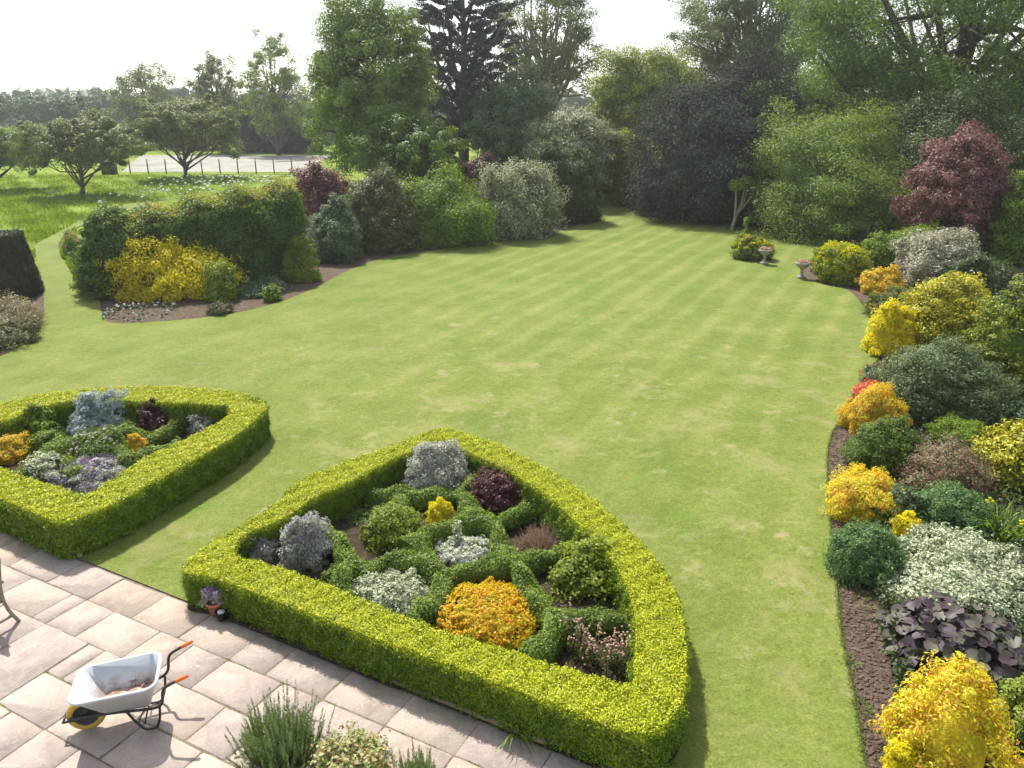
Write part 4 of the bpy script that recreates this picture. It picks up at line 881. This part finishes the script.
for i, (x, y, lb) in enumerate(((852, 452, 'tiny silver tuft on the bare soil beside the green mound'), (862, 598, 'wilted green weeds on the soil below the grey green dome'), (848, 662, 'small weed seedlings on the soil near the lawn edge'), (862, 708, 'little cluster of weeds nearer the lower frame edge'))):
    g = G(x, y, .012); blades('weed', lb, 'weed', g, 30, .11, .014, M['silver'] if i == 0 else M['green'], .10, 1.1, droop=.2)
t = thing('dry_vine', 'bare tan curling stems lying on the soil below the grey green dome', 'twigs', G(875, 615, .02)); b = np.array(t.location)
obj('stem', [tube(smooth_line([b + [x0, y0, .02], b + [x0 + .12 + rng.normal(0, .03), y0 - .12, .07], b + [x0 + .26, y0 - .2 + rng.normal(0, .05), .05], b + [x0 + .42, y0 - .16, .02]], 5), .006, 5) for x0, y0 in ((-.32, .22), (-.25, .1), (-.1, .18), (-.2, .0), (.02, .12))], M['straw'], t, True)
# ------------------------------------------------------------------ near the patio
sprig_bush('rosemary', 'large rosemary bush with upright needled shoots beside the patio', 'shrub', (224, 328, 682, 790), M['rosemary'], 420, 110, .036, .008, length=.5, zlean=1.1, core=.35)
sprig_bush('rosemary', 'smaller rosemary bush cut off by the bottom frame edge', 'shrub', (384, 448, 738, 815), M['rosemary'], 220, 100, .036, .008, length=.5, zlean=1.2, core=.35)
shrub('rose_bush', 'yellow green rose bush between the two rosemary bushes', 'shrub', (312, 388, 732, 800), M['green_cream'], .045, .65, K=40, cr=.24, cover=1.8, wild=.1, core=False, flowers=(M['rosy'], 24, .03, 'young_leaves'), stems=12)
blades('grass_tuft', 'pale grass tuft flopping over the patio beside the timber edging', 'grass', AB(3.15, 6.1, .03), 60, .42, .012, M['blade'], .04, 1.0, droop=.35)
for (a, b_, lb) in ((6.65, 6.17, 'small weed with a bright leaf under the hedge beside the patio'), (5.55, 6.12, 'tiny weed at the patio edge left of the timber end'), (7.6, 6.17, 'tiny weed at the patio edge near the violet pot')):
    blades('weed', lb, 'weed', AB(a, b_, .03), 26, .13, .02, M['blade'], .05, .9, droop=.2)

n = 60000; x = rng.uniform(872, 1120, n); y = 262 + (780 - 262) * rng.random(n) ** .8; x = x + np.clip((y - 600) * .22, 0, 60)
P = np.array([G(a, b_, .0) for a, b_ in zip(x, y)]); nz = ripple(P, 1.1); P = P[nz > -.45]; P[:, 2] = .02 + .32 * rng.random(len(P)) * np.clip(.7 + ripple(P, 1.7), .1, 1.6)
tag(obj('ground_cover', [leaf_quads(P, rng.standard_normal(P.shape) * .6 + [0, 0, 1], .06, .035, .4)], M['darkgreen']), 'low dark green ground cover filling the gaps between the border shrubs', 'ground cover', kind='stuff')

# ------------------------------------------------------------------ trees behind the garden
BG = 'trees standing behind the garden'
tree('ash_tree', 'tall pale green tree left of the dark conifer', None, (296, 434, -28, 172), 47, M['tree_a'], .3, .9, 230, .17, .13, 3.0, BG, u0=.55, zmin=-.95, lump=.3)
tree('ash_sapling', 'smaller pale green tree at the foot of the tall one left of the conifer', None, (350, 436, 96, 190), 44, M['tree_a'], .12, .9, 80, .2, .12, 2.4, BG, zmin=-.95)
tree('dark_conifer', 'tall dark conifer rising out of the top of the photo', None, (404, 520, -130, 150), 60, M['conifer'], .4, .9, 900, .10, .12, 4.2, BG, shape='egg', u0=.3)
tree('open_ash_tree', 'tall open tree with its bare branches showing against the sky', None, (478, 612, -50, 130), 76, M['tree_b'], .42, .9, 120, .13, .13, .75, BG, shape='ball', u0=.35, limbs=60, bark='bark_pale', split=-.1)
tree('field_maple', 'rounded yellow green tree left of the dark evergreen mound', None, (583, 706, 36, 165), 62, M['lime'], .3, .9, 150, .2, .13, 2.6, BG)
tree('sycamore', 'thin leaved tall tree with sky showing between its branches', None, (664, 838, -90, 150), 74, M['tree_b'], .45, .9, 260, .13, .14, 1.25, BG, limbs=60, u0=.3, split=0)
tree('lime_tree', 'huge spreading tree filling the upper right corner', None, (772, 1180, -190, 190), 52, M['lime_tree'], .75, .8, 620, .12, .15, 2.3, BG, limbs=50, u0=.55, lump=.3, zmin=-.95, nmax=240000, split=.0)
tree('lime_tree', 'leafy tree between the thin leaved one and the huge one', None, (712, 880, 60, 215), 60, M['lime_tree'], .35, .8, 170, .17, .14, 2.4, BG, zmin=-.9)
tree('beech_tree', 'pale leaved tree behind the cream green shrub', None, (530, 618, 98, 200), 52, M['blossom_green'], .2, .9, 90, .2, .12, 2.4, BG, zmin=-.95)
tree('hornbeam', 'dull green tree between the conifer and the pale leaved one', None, (462, 560, 66, 190), 57, M['teal'], .25, .9, 90, .2, .12, 2.4, BG, zmin=-.95)
tree('elder', 'low dull green tree directly behind the purple leaved shrub', None, (350, 470, 112, 200), 42, M['green'], .2, .9, 90, .2, .12, 2.4, BG, zmin=-.95)
shrub('evergreen_mound', 'huge dark evergreen mound right of centre behind the back lawn', 'tree', (636, 797, 60, 225), M['holly'], .11, .6, K=260, cr=.14, lump=.2, cover=3.2, u0=.75, ex=2.2, wild=.04, stems=10, nmax=100000)
shrub('golden_elder', 'yellow green bush at the far corner of the lawn', 'shrub', (592, 652, 134, 206), M['lime'], .11, .6, K=70, cr=.22, lump=.24, wild=.06)
shrub('laurel', 'dark green mass behind the copper leaved tree', 'shrub', (880, 1040, 86, 246), M['darkgreen'], .11, .6, K=140, cr=.18, lump=.2, nmax=70000)
shrub('laurel', 'dark green bushes closing the gap left of the arching bush', 'shrub', (690, 800, 130, 222), M['holly'], .11, .6, K=100, cr=.18, lump=.2)
shrub('lilac', 'bright green leafy shrub at the right frame edge behind the border', 'shrub', (986, 1080, 172, 268), M['bright'], .10, .7, K=70, cr=.2, lump=.24)
g = G(975, 256)
tree('copper_tree', 'copper purple small tree on many pale bare stems', g, (903, 1016, 120, 248), g[1], M['smoke'], .06, .9, 150, .17, .10, 1.6, None, u0=.4, zmin=-.8, limbs=20, lump=.3, bark='bark_pale')
stm = [bundle([smooth_line([g + [0, 0, -.05], g + [rng.normal(0, .35), rng.normal(0, .2), .9], g + [rng.normal(-.2, .8), rng.normal(0, .5), 2.1]], 4) for _ in range(12)], [np.linspace(.045, .014, 9)] * 12)]
t = thing('bare_stems', 'cluster of bare pale stems at the foot of the copper leaved tree', 'shrub', g); obj('stem', stm, M['bark_pale'], t, True)
# bare-legged tree with a leafy tuft, and the saplings
g = G(731, 231); t = thing('pollarded_tree', 'small crooked tree with bare forked stems and a leafy tuft on top', 'tree', g)
px = depth_of(g) / FOC; st = []; tips = []
for dx, hh, s in ((-.15, 2.2, .09), (.35, 2.3, .07), (.75, 1.9, .06), (.55, 2.4, .05)):
    tip = g + [dx + .15, rng.normal(0, .2), hh]; tips.append(tip); st.append(tube(smooth_line([g + [0, 0, -.1], g + [.15, 0, .7], g + [.2 + dx * .5, 0, 1.3], tip], 5), np.linspace(s * 1.3, s * .5, 16), 7))
obj('trunk', st, M['bark_pale'], t, True)
C = np.array(tips); idx = rng.integers(0, 2, 900); q = sphere_dirs(900)
obj('crown', [leaf_quads(C[idx] + [0, 0, .15] + q * [.42, .4, .35] * rng.uniform(.4, 1, (900, 1)), q + [0, 0, .4], .11, .07, .5)], M['bright'], t)
def sapling(lb, x, y, top, r, mat):
    g = G(x, y, zl); hh = PY(x, top, g[1])[2]; t = thing('sapling', lb, 'tree', g)
    obj('trunk', [tube([g, g + [.03, 0, hh * .5], g + [0, 0, hh]], [.03, .022, .01], 6)], M['bark_pale'], t, True)
    n = 420; u = rng.choice([.35, .72, .85, .97], n, p=[.2, .25, .3, .25]); q = sphere_dirs(n)
    obj('crown', [leaf_quads(g + np.stack([0 * u, 0 * u, u * hh], 1) + q * [r, r, .16] * rng.uniform(.3, 1, (n, 1)), q + [0, 0, .6], .09, .06, .5)], mat, t)
sapling('thin young tree on the back lawn before the dark evergreen mound', 682, 223, 182, .38, M['tree_a'])
sapling('small upright leafy seedling by the farther stone planter', 745, 238, 220, .16, M['bright'])
for x, y, s, lb in ((629, 202, .26, 'pale round stone at the far lawn edge under the yellow green bush'), (644, 204, .2, 'smaller pale stone right of the other at the far lawn edge')):
    g = G(x, y, .03); tag(obj('stone', [blobs((g + [0, 0, s * .5])[None], [s], ICO2, .06, .8)], solid('pale_stone', (.42, .40, .36), .8, .3, c2=(.5, .47, .42))), lb, 'stone')
# orchard and field
OR = 'old fruit trees in the meadow'
for (bx, by), crn, Y, lb, mt in (((82, 196), (14, 142, 112, 182), None, 'old fruit tree with a leaning trunk in the middle of the meadow', 'tree_b'), ((184, 178), (122, 246, 92, 166), None, 'fruit tree by the pale track behind the tall hedge', 'tree_b'), ((-12, 190), (-60, 52, 120, 182), None, 'fruit tree half cut off by the left frame edge', 'tree_a')):
    g = G(bx, by); tree('fruit_tree', lb, g, crn, g[1], M[mt], .17, .9, 110, .17, .12, 1.7, OR, bark='bark', u0=.4, limbs=30, split=-.35, zmin=-.6)
FT = 'field trees beyond the meadow'
for crn, Y, mt, cov, lb in (((186, 248, 44, 150), 105, 'tree_b', 1.3, 'airy round topped tree right of the middle of the far field'), ((238, 306, 22, 150), 100, 'tree_a', 1.3, 'tall airy field tree left of the big pale green one'), ((108, 180, 52, 142), 118, 'tree_b', .8, 'sparse spreading tree standing alone against the sky'),
                            ((226, 300, 92, 165), 108, 'darkgreen', 2.4, 'dark tree beside the pale track'), ((262, 330, 84, 165), 106, 'darkgreen', 2.4, 'dark bushy tree at the end of the pale track'), ((160, 236, 100, 158), 112, 'darkgreen', 2.2, 'dark low tree left of the ones at the track end'),
                            ((8, 58, 92, 132), 150, 'teal', 2.2, 'grey green round tree in the far field at left'), ((-30, 14, 88, 128), 155, 'darkgreen', 2.2, 'dull green round tree at the far left edge'), ((52, 100, 94, 132), 150, 'darkgreen', 2.2, 'dark round tree on the far side of the field'), ((90, 128, 88, 130), 160, 'teal', 2.0, 'pale grey green tree behind the sparse one')):
    tree('field_tree', lb, None, crn, Y, M[mt], .35, .9, 90, .17, .2, cov, FT, limbs=26, zmin=-.9, split=-.2)
P = []; 
for i in range(900):
    a = rng.uniform(-.75, .75); d = rng.uniform(215, 300); P.append([math.sin(a) * d, math.cos(a) * d, rng.uniform(.5, 7.5)])
P = np.array(P); idx = np.repeat(np.arange(900), 60); q = sphere_dirs(len(idx))
tag(obj('far_wood', [leaf_quads(P[idx] + q * [3.2, 3.2, 2.4] * rng.uniform(.5, 1, (len(idx), 1)), q + [0, 0, .4], .75, .55, .5), blobs(P[::2], 2.4, ICO1, .2)], M['darkgreen']), 'distant belt of woodland along the horizon', 'wood', kind='stuff')
# far side hedgerow in the field
x = rng.uniform(-95, -18, 500); P = np.stack([x, 128 + .1 * x + rng.normal(0, .6, 500), rng.uniform(.3, 1.9, 500)], 1); idx = np.repeat(np.arange(500), 50); q = sphere_dirs(len(idx))
tag(obj('field_hedgerow', [leaf_quads(P[idx] + q * 1.0 * rng.uniform(.5, 1, (len(idx), 1)), q + [0, 0, .4], .38, .26, .5)], M['darkgreen']), 'low hedgerow crossing the far field', 'hedge')
# long grass and wild flowers of the meadow
def inside(P, poly):
    r = np.zeros(len(P), bool); m = len(poly)
    for i in range(m):
        a, b_ = poly[i], poly[(i + 1) % m]
        cr = ((a[1] > P[:, 1]) != (b_[1] > P[:, 1])) & (P[:, 0] < (b_[0] - a[0]) * (P[:, 1] - a[1]) / (b_[1] - a[1] + 1e-12) + a[0]); r ^= cr
    return r
n = 150000; x = rng.uniform(-70, 300, n); y = 176 + 110 * rng.random(n) ** 1.2
u_ = (x - 512) / FOC; v_ = (384 - y) / FOC; rz_ = -SP + v_ * CP; t_ = CH / -rz_
P = np.stack([u_ * t_, (CP + v_ * SP) * t_, np.zeros(len(x))], 1)
keep = ~inside(P, np.array(ring)[:, :2]) & ~inside(P, np.array([G(*q)[:2] for q in ((84, 300), (76, 224), (130, 205), (320, 172), (320, 300))])) & ~inside(P, np.array([G(*q)[:2] for q in ((60, 300), (44, 352), (0, 378), (-160, 400), (-200, 330), (-100, 262), (36, 262))])); P = P[keep]
cl = np.sin(P[:, 0] * .9) * np.sin(P[:, 1] * .7 + 1) + .6 * np.sin(P[:, 0] * 2.3 + P[:, 1] * 1.7); k = rng.random(len(P)) < .45 + .35 * cl; P = P[k]
hgt = rng.uniform(.10, .30, len(P)); T = unit(rng.standard_normal(P.shape) * [.45, .45, 0] + [0, 0, 1]); P[:, 2] = hgt * .45
side = unit(rng.standard_normal(P.shape) * [1, 1, .1])
tag(obj('meadow_grass', [leaf_quads(P, unit(np.cross(T, side)), hgt, .05, .1, .1, T)], M['meadow']), 'long grass of the meadow beyond the mown path', 'grass', kind='stuff')
Pf = []
for cx, cy, sx, k in ((225, 180, 30, 110), (180, 188, 20, 40), (140, 192, 14, 20), (275, 177, 20, 40)):
    for _ in range(k): g = G(rng.normal(cx, sx), max(176, rng.normal(cy, 4)), rng.uniform(.5, .9)); Pf.append(g)
tag(obj('cow_parsley_flowers', [blobs(np.array(Pf), rng.uniform(.05, .11, len(Pf)), ICO1, .2, .5)], M['white']), 'white wild flower heads in the long grass behind the tall hedge', 'flowers', kind='stuff')
# post and wire fence by the track
t = thing('wire_fence', 'thin post and wire fence along the near side of the pale track', 'fence', [*PY(210, 170, 75)[:2], 0])
pp = [np.array([*PY(x, 170, 75.5)[:2], 0]) for x in range(112, 312, 18)]
for p in pp: obj('post', [tube([p - [0, 0, .1], p + [0, 0, 1.25]], [.06, .05], 7)], M['bark'], t)
for z in (.45, .8, 1.15): obj('wire', [tube([p + [0, -.06, z] for p in pp], .012, 4)], solid('wire_steel', (.3, .3, .3), .5, .5, .8), t)
g = G(110, 174); t = thing('compost_bin', 'small dark box standing in the meadow near the track', 'bin', g)
dk = solid('dark_boards', (.05, .05, .05), .8, .2, c2=(.09, .08, .08)); obj('bin_body', [box(g + [0, 0, .5], (1.1, .8, 1.0))], dk, t); obj('lid', [box(g + [0, 0, 1.04], (1.2, .9, .07))], dk, t)

# ------------------------------------------------------------------ stone planters
stone = solid('weathered_stone', (.24, .22, .19), .85, .25, c2=(.36, .33, .28), ns=9, bump=.5, bs=25)
def urn(x, y, lb, s=1.0):
    g = G(x, y, zl); t = thing('stone_planter', lb, 'planter', g)
    obj('pedestal', [box(g + [0, 0, .035], (.30 * s, .30 * s, .07)), lathe(g, [(.12 * s, .07), (.09 * s, .10), (.06 * s, .17), (.055 * s, .30), (.08 * s, .35), (.10 * s, .37)], 18)], stone, t)
    obj('bowl', [lathe(g, [(.08 * s, .365), (.17 * s, .40), (.25 * s, .47), (.29 * s, .55), (.31 * s, .57), (.29 * s, .585), (.25 * s, .56), (.18 * s, .54), (.01, .54)], 22)], stone, t, True)
    n = 34; a = rng.uniform(0, 6.28, n); r = .24 * s * np.sqrt(rng.random(n)); C = g + np.stack([r * np.cos(a), r * np.sin(a), .6 + .05 * rng.random(n)], 1)
    idx = np.repeat(np.arange(n), 12); q = sphere_dirs(len(idx), -.2); obj('flowers', [leaf_quads(C[idx] + q * .06, q + [0, 0, .4], .05, .04, .4)], M['pink'], t)['kind'] = 'stuff'
urn(764, 264, 'stone bowl planter of pink flowers on the open lawn, the farther one', .9)
urn(801, 278, 'stone bowl planter of pink flowers beside the big lime yellow mound', .9)
# terracotta pot by the hedge corner
g = AB(7.62, 6.02, .032); g = G(216, 613, .032); t = thing('flower_pot', 'small terracotta pot of violet flowers against the hedge corner', 'pot', g)
terra = solid('terracotta', (.42, .16, .09), .8, .3, c2=(.50, .22, .13))
obj('pot_body', [lathe(g, [(.001, 0), (.07, 0), (.10, .15), (.115, .15), (.118, .19), (.10, .19), (.095, .16), (.001, .16)], 20)], terra, t)
C = g + np.stack([rng.normal(0, .07, 60), rng.normal(0, .06, 60), rng.uniform(.2, .36, 60)], 1); idx = np.repeat(np.arange(60), 22); q = sphere_dirs(len(idx))
obj('foliage', [leaf_quads(C[idx] + q * .05 * rng.uniform(.4, 1, (len(idx), 1)), q + [0, 0, .4], .035, .018, .5)], M['silver'], t)
C2 = C[C[:, 2] > g[2] + .27]; idx = np.repeat(np.arange(len(C2)), 14); q = sphere_dirs(len(idx)); f = obj('flowers', [leaf_quads(C2[idx] + [0, 0, .04] + q * .035, q, .03, .022, .4)], M['lavender'], t); f['kind'] = 'stuff'
g = G(222, 619, .032); t = thing('plastic_pot', 'little black plastic pot with a white cap in front of the terracotta one', 'pot', g)
obj('pot_body', [lathe(g, [(.001, 0), (.055, 0), (.075, .11), (.08, .12), (.07, .12), (.06, .10), (.001, .10)], 18)], solid('black_plastic', (.015, .015, .016), .4, .5), t)
obj('white_cap', [lathe(g + [.0, -.0, 0], [(.045, .10), (.045, .125), (.001, .13)], 16)], solid('white_plastic', (.75, .75, .74), .5, .5), t)
# timber edging
tim = solid('weathered_timber', (.20, .15, .10), .85, .2, c2=(.34, .27, .19), ns=6, bump=.6, bs=30)
for (a1, b1, a0, b0, lb) in ((4.86, 6.14, 2.80, 6.11, 'round timber edging along the foot of the nearer golden hedge'), (13.2, 6.22, 10.55, 6.19, 'round timber edging between the patio and the left golden hedge')):
    p, q = AB(a1, b1, .055), AB(a0, b0, .055); t = thing('timber_edging', lb, 'edging', (p + q) / 2 * [1, 1, 0] + [0, 0, .03])
    k = 9; pts = [p + (q - p) * u + rng.normal(0, .003, 3) for u in np.linspace(0, 1, k)]; obj('rail', [tube(pts, .034, 10)], tim, t, True)
    for u in (.08, .5, .92): s = p + (q - p) * u + np.array([*(dirB * .05), 0]); obj('peg', [tube([s - [0, 0, .1], s + [0, 0, .03]], .018, 8)], tim, t)

# ------------------------------------------------------------------ wheelbarrow
def barrow_paint():
    m, nt, out = new_mat('barrow_paint'); g_ = nt.nodes.new('ShaderNodeNewGeometry')
    sp = nt.nodes.new('ShaderNodeSeparateXYZ'); nt.links.new(g_.outputs['Position'], sp.inputs[0]); sn = nt.nodes.new('ShaderNodeSeparateXYZ'); nt.links.new(g_.outputs['Normal'], sn.inputs[0])
    lowz = mathn(nt, 'MULTIPLY', mathn(nt, 'SUBTRACT', .54, sp.outputs['Z']), 7.0, clamp=True); upn = mathn(nt, 'GREATER_THAN', sn.outputs['Z'], .05)
    d_ = mathn(nt, 'MULTIPLY', mathn(nt, 'MULTIPLY', lowz, upn), mathn(nt, 'MULTIPLY', mathn(nt, 'SUBTRACT', noise(nt, 9, 6, .7), .42), 6, clamp=True))
    c = mixc(nt, ramp(nt, [(.35, (.44, .46, .49)), (.65, (.52, .54, .56))], noise(nt, 5, 5)), (.34, .25, .19), mathn(nt, 'MULTIPLY', d_, .85))
    p = N_(nt, 'ShaderNodeBsdfPrincipled', Roughness=.45); nt.links.new(c, p.inputs['Base Color']); nt.links.new(p.outputs[0], out.inputs[0]); return m
g = np.array([-4.66, 6.93, .033]); ang = math.radians(16); ux = np.array([math.cos(ang), math.sin(ang), 0]); uy = np.array([-math.sin(ang), math.cos(ang), 0]); uz = np.array([0, 0, 1.])
def W(x, y, z): return g + ux * x + uy * y + uz * z
wb = thing('wheelbarrow', 'grey wheelbarrow with a yellow wheel and orange grips on the patio', 'wheelbarrow', g)
pan = barrow_paint(); blk = solid('black_tube', (.02, .02, .022), .4, .5)
def rrect(x0, x1, hy0, hy1, z, r, n=5, z1=None):
    """rounded outline with half widths hy0 at x0 and hy1 at x1"""
    pts = []; z1 = z if z1 is None else z1
    for cx, cy, a0 in ((x1 - r, hy1 - r, 0), (x0 + r, hy0 - r, 90), (x0 + r, -hy0 + r, 180), (x1 - r, -hy1 + r, 270)):
        for k in range(n + 1):
            a = math.radians(a0 + 90 * k / n); x = cx + r * math.cos(a); pts.append(W(x, cy + r * math.sin(a), z + (z1 - z) * (x - x0) / (x1 - x0)))
    return np.array(pts)
def loft(rings, close=True):
    n = len(rings[0]); V = np.concatenate(rings); F = []
    for i in range(len(rings) - 1):
        for j in range(n): k = (j + 1) % n; F.append((i * n + j, i * n + k, (i + 1) * n + k, (i + 1) * n + j))
    if close: F.append(tuple((len(rings) - 1) * n + j for j in range(n)))
    return V, F
top = rrect(.0, .84, .30, .31, .58, .12, z1=.62); low = rrect(.25, .74, .18, .20, .30, .05, z1=.30)
lip = rrect(-.025, .865, .325, .335, .572, .145, z1=.612); lip2 = rrect(-.02, .86, .32, .33, .556, .14, z1=.596)
ti = rrect(.012, .828, .288, .298, .578, .11, z1=.618); li = rrect(.256, .734, .176, .196, .312, .048, z1=.312)
tray = obj('tray', [loft([li, ti, top, lip, lip2, rrect(.005, .835, .295, .305, .55, .12, z1=.59), low], True), (li[::-1], [tuple(range(len(li)))])], pan, wb)
for poly in tray.data.polygons: poly.use_smooth = len(poly.vertices) == 4
mud = solid('dried_mud', (.25, .16, .11), .95, .1, c2=(.50, .38, .32), ns=14, bump=.8, bs=25)
# dried mud: an uneven crust over the floor and up the far side of the tray
mv = []
mg = 26
for i in range(mg):
    for j in range(mg):
        u, v = i / (mg - 1), j / (mg - 1); x = .255 + .475 * u; y = (-.168 + .336 * v) * (1 + .1 * u)
        edge = min(u, 1 - u, v, 1 - v) * 2; mv.append(W(x, y, .3155 + .02 * min(1, edge * 3) * abs(math.sin(u * 7 + v * 4)) + rng.uniform(0, .006)))
mf = [(i * mg + j, (i + 1) * mg + j, (i + 1) * mg + j + 1, i * mg + j + 1) for i in range(mg - 1) for j in range(mg - 1)]
obj('mud', [(np.array(mv), mf), blobs(np.array([W(rng.uniform(.45, .7), rng.uniform(.1, .22), rng.uniform(.34, .37)) for _ in range(12)]), .014, ICO1, .3)], mud, wb)
for sgn in (-1, 1):
    y = sgn
    tubept = [W(-.10, .055 * y, .20), W(.12, .10 * y, .235), W(.40, .17 * y, .275), W(.66, .22 * y, .29), W(.80, .25 * y, .31), W(.875, .27 * y, .37), W(.90, .28 * y, .51), W(.93, .285 * y, .57), W(1.00, .29 * y, .61), W(1.07, .295 * y, .64)]
    obj('handle', [tube(smooth_line(tubept, 5), .016, 10)], blk, wb, True)
    obj('grip', [tube([W(1.05, .294 * y, .632), W(1.08, .295 * y, .645), W(1.16, .298 * y, .676), W(1.175, .299 * y, .682)], [.018, .021, .021, .014], 12)], solid('orange_grip', (.75, .16, .02), .5, .4), wb, True)
    leg = [W(.50, .19 * y, .28), W(.56, .20 * y, .16), W(.64, .205 * y, .035), W(.70, .21 * y, .016), W(.77, .215 * y, .03), W(.82, .23 * y, .16), W(.84, .245 * y, .31)]
    obj('leg', [tube(smooth_line(leg, 5), .014, 10)], blk, wb, True)
obj('cross_brace', [tube([W(.66, -.207, .10), W(.66, .207, .10)], .009, 8), tube([W(.60, -.2, .12), W(.72, .21, .27)], .007, 8)], blk, wb, True)
wc = W(.06, 0, .20); wg = wb
def wheelring(prof, sides=30):
    a = np.arange(sides) * 2 * math.pi / sides; V = []
    for r, y in prof: V.append(wc + (r * np.cos(a))[:, None] * ux + y * uy + (r * np.sin(a))[:, None] * uz)
    V = np.concatenate(V); F = []
    for i in range(len(prof) - 1):
        for j in range(sides): k = (j + 1) % sides; F.append((i * sides + j, i * sides + k, (i + 1) * sides + k, (i + 1) * sides + j))
    return V, F
wh = obj('wheel', [wheelring([(.128, -.03), (.12, -.022), (.045, -.02), (.03, -.045), (.012, -.045), (.012, .045), (.03, .045), (.045, .02), (.12, .022), (.128, .03)])], solid('dark_wheel_disc', (.035, .03, .03), .6, .4), wb)
tor = [(.158 + .04 * math.cos(q), .045 * math.sin(q)) for q in np.linspace(0, 2 * math.pi, 13)]
sub(wh, 'tyre', [wheelring(tor, 40)], solid('yellow_tyre', (.52, .34, .05), .6, .4, c2=(.42, .27, .05), ns=10), True)
sub(wh, 'axle', [tube([wc - uy * .085, wc + uy * .085], .012, 8)], blk, True)
obj('fork', [tube(smooth_line([W(-.15, -.07, .19), W(.06, -.075, .205), W(.36, -.12, .265)], 4), .014, 8), tube(smooth_line([W(-.15, .07, .19), W(.06, .075, .205), W(.36, .12, .265)], 4), .014, 8), tube([W(-.155, -.075, .19), W(-.155, .075, .19)], .014, 8)], blk, wb, True)
# ------------------------------------------------------------------ wooden garden chair at the left edge
oak = solid('weathered_oak', (.22, .18, .13), .8, .25, c2=(.33, .28, .21), ns=9, bump=.4, bs=40)
g = G(19, 621, .032); fd = unit(np.array([-.43, -.90, 0])); sd = np.array([fd[1], -fd[0], 0]) * 1.0
if sd[0] > 0: sd = -sd
ch = thing('garden_chair', 'weathered wooden garden chair cut off by the left frame edge', 'chair', g)
def Cc(f, s, z): return g + fd * f + sd * s + np.array([0, 0, z])
for s in (0, .54):
    obj('leg', [tube(smooth_line([Cc(0, s, 0), Cc(.05, s, .12), Cc(.10, s, .26), Cc(.125, s, .42), Cc(.12, s, .62), Cc(.06, s, .98)], 4), .028, 4)], oak, ch)
    obj('leg', [beam(Cc(.60, s, 0), Cc(.60, s, .64), .05, .05)], oak, ch)
    obj('armrest', [beam(Cc(.08, s, .655), Cc(.66, s, .665), .06, .028)], oak, ch)
    obj('stretcher', [beam(Cc(.07, s, .13), Cc(.58, s, .13), .03, .03)], oak, ch)
obj('seat', [beam(Cc(.14 + .083 * k, -.01, .43), Cc(.14 + .083 * k, .55, .43), .07, .022) for k in range(6)] + [beam(Cc(.12, s, .40), Cc(.60, s, .40), .03, .05) for s in (.02, .52)], oak, ch)
obj('backrest', [beam(Cc(.07, .03, .93), Cc(.07, .51, .93), .03, .07), beam(Cc(.12, .03, .52), Cc(.12, .51, .52), .03, .05)] + [beam(Cc(.115, .09 + .09 * k, .54), Cc(.075, .09 + .09 * k, .9), .035, .014) for k in range(5)], oak, ch)

# ------------------------------------------------------------------ light, sky, camera
EL, AZ = 54.0, -25.0
wd = bpy.data.worlds.new('World'); sc.world = wd; wd.use_nodes = True; nt = wd.node_tree; nt.nodes.clear()
sky = nt.nodes.new('ShaderNodeTexSky'); sky.sky_type = 'NISHITA'; sky.sun_disc = False; sky.sun_elevation = math.radians(EL); sky.sun_rotation = math.radians(AZ % 360)
sky.altitude = 0; sky.air_density = 1.0; sky.dust_density = 1.2; sky.ozone_density = 1.0
bg = nt.nodes.new('ShaderNodeBackground'); bg.inputs[1].default_value = .15; wo = nt.nodes.new('ShaderNodeOutputWorld')
hs = nt.nodes.new('ShaderNodeHueSaturation'); hs.inputs['Saturation'].default_value = .45; nt.links.new(sky.outputs[0], hs.inputs['Color']); nt.links.new(hs.outputs[0], bg.inputs[0]); nt.links.new(bg.outputs[0], wo.inputs[0])
sl = bpy.data.lights.new('sun', 'SUN'); sl.energy = 4.3; sl.angle = math.radians(.6); sl.color = (1, .955, .88)
so = bpy.data.objects.new('sun', sl); col.objects.link(so)
d = Vector((math.cos(math.radians(EL)) * math.sin(math.radians(AZ)), math.cos(math.radians(EL)) * math.cos(math.radians(AZ)), math.sin(math.radians(EL))))
so.rotation_euler = (-d).to_track_quat('-Z', 'Y').to_euler(); so.location = (0, 0, 30)
cam = bpy.data.cameras.new('camera'); cam.sensor_width = 36; cam.lens = 36 * FOC / 1024; cam.clip_end = 6000; cam.clip_start = .1
co = bpy.data.objects.new('camera', cam); col.objects.link(co); co.location = (0, 0, CH); co.rotation_euler = (math.pi / 2 - PIT, 0, 0); sc.camera = co
sc.view_settings.view_transform = 'Standard'; sc.view_settings.look = 'None'; sc.view_settings.gamma = 1; sc.view_settings.exposure = .72
sc.cycles.max_bounces = 6; sc.cycles.diffuse_bounces = 3; sc.cycles.transmission_bounces = 4; sc.cycles.glossy_bounces = 2; sc.cycles.use_denoising = True
sc.cycles.use_adaptive_sampling = True; sc.cycles.adaptive_threshold = .03

# ------------------------------------------------------------------ summer haze over the fields
hz = box(np.array([40., 190., 22.]), (700., 560., 46.)); ho = tag(obj('haze', [hz], solid('haze', (1, 1, 1))), kind='stuff')
m = bpy.data.materials.new('summer_haze'); m.use_nodes = True; nt = m.node_tree; nt.nodes.clear(); out = nt.nodes.new('ShaderNodeOutputMaterial'); v = nt.nodes.new('ShaderNodeVolumePrincipled')
v.inputs['Color'].default_value = (.93, .96, 1, 1); v.inputs['Density'].default_value = .0006; v.inputs['Anisotropy'].default_value = .4
nt.links.new(v.outputs[0], out.inputs['Volume']); ho.data.materials.clear(); ho.data.materials.append(m)
ho['label'] = 'thin pale summer haze over the garden and fields'; ho['category'] = 'haze'
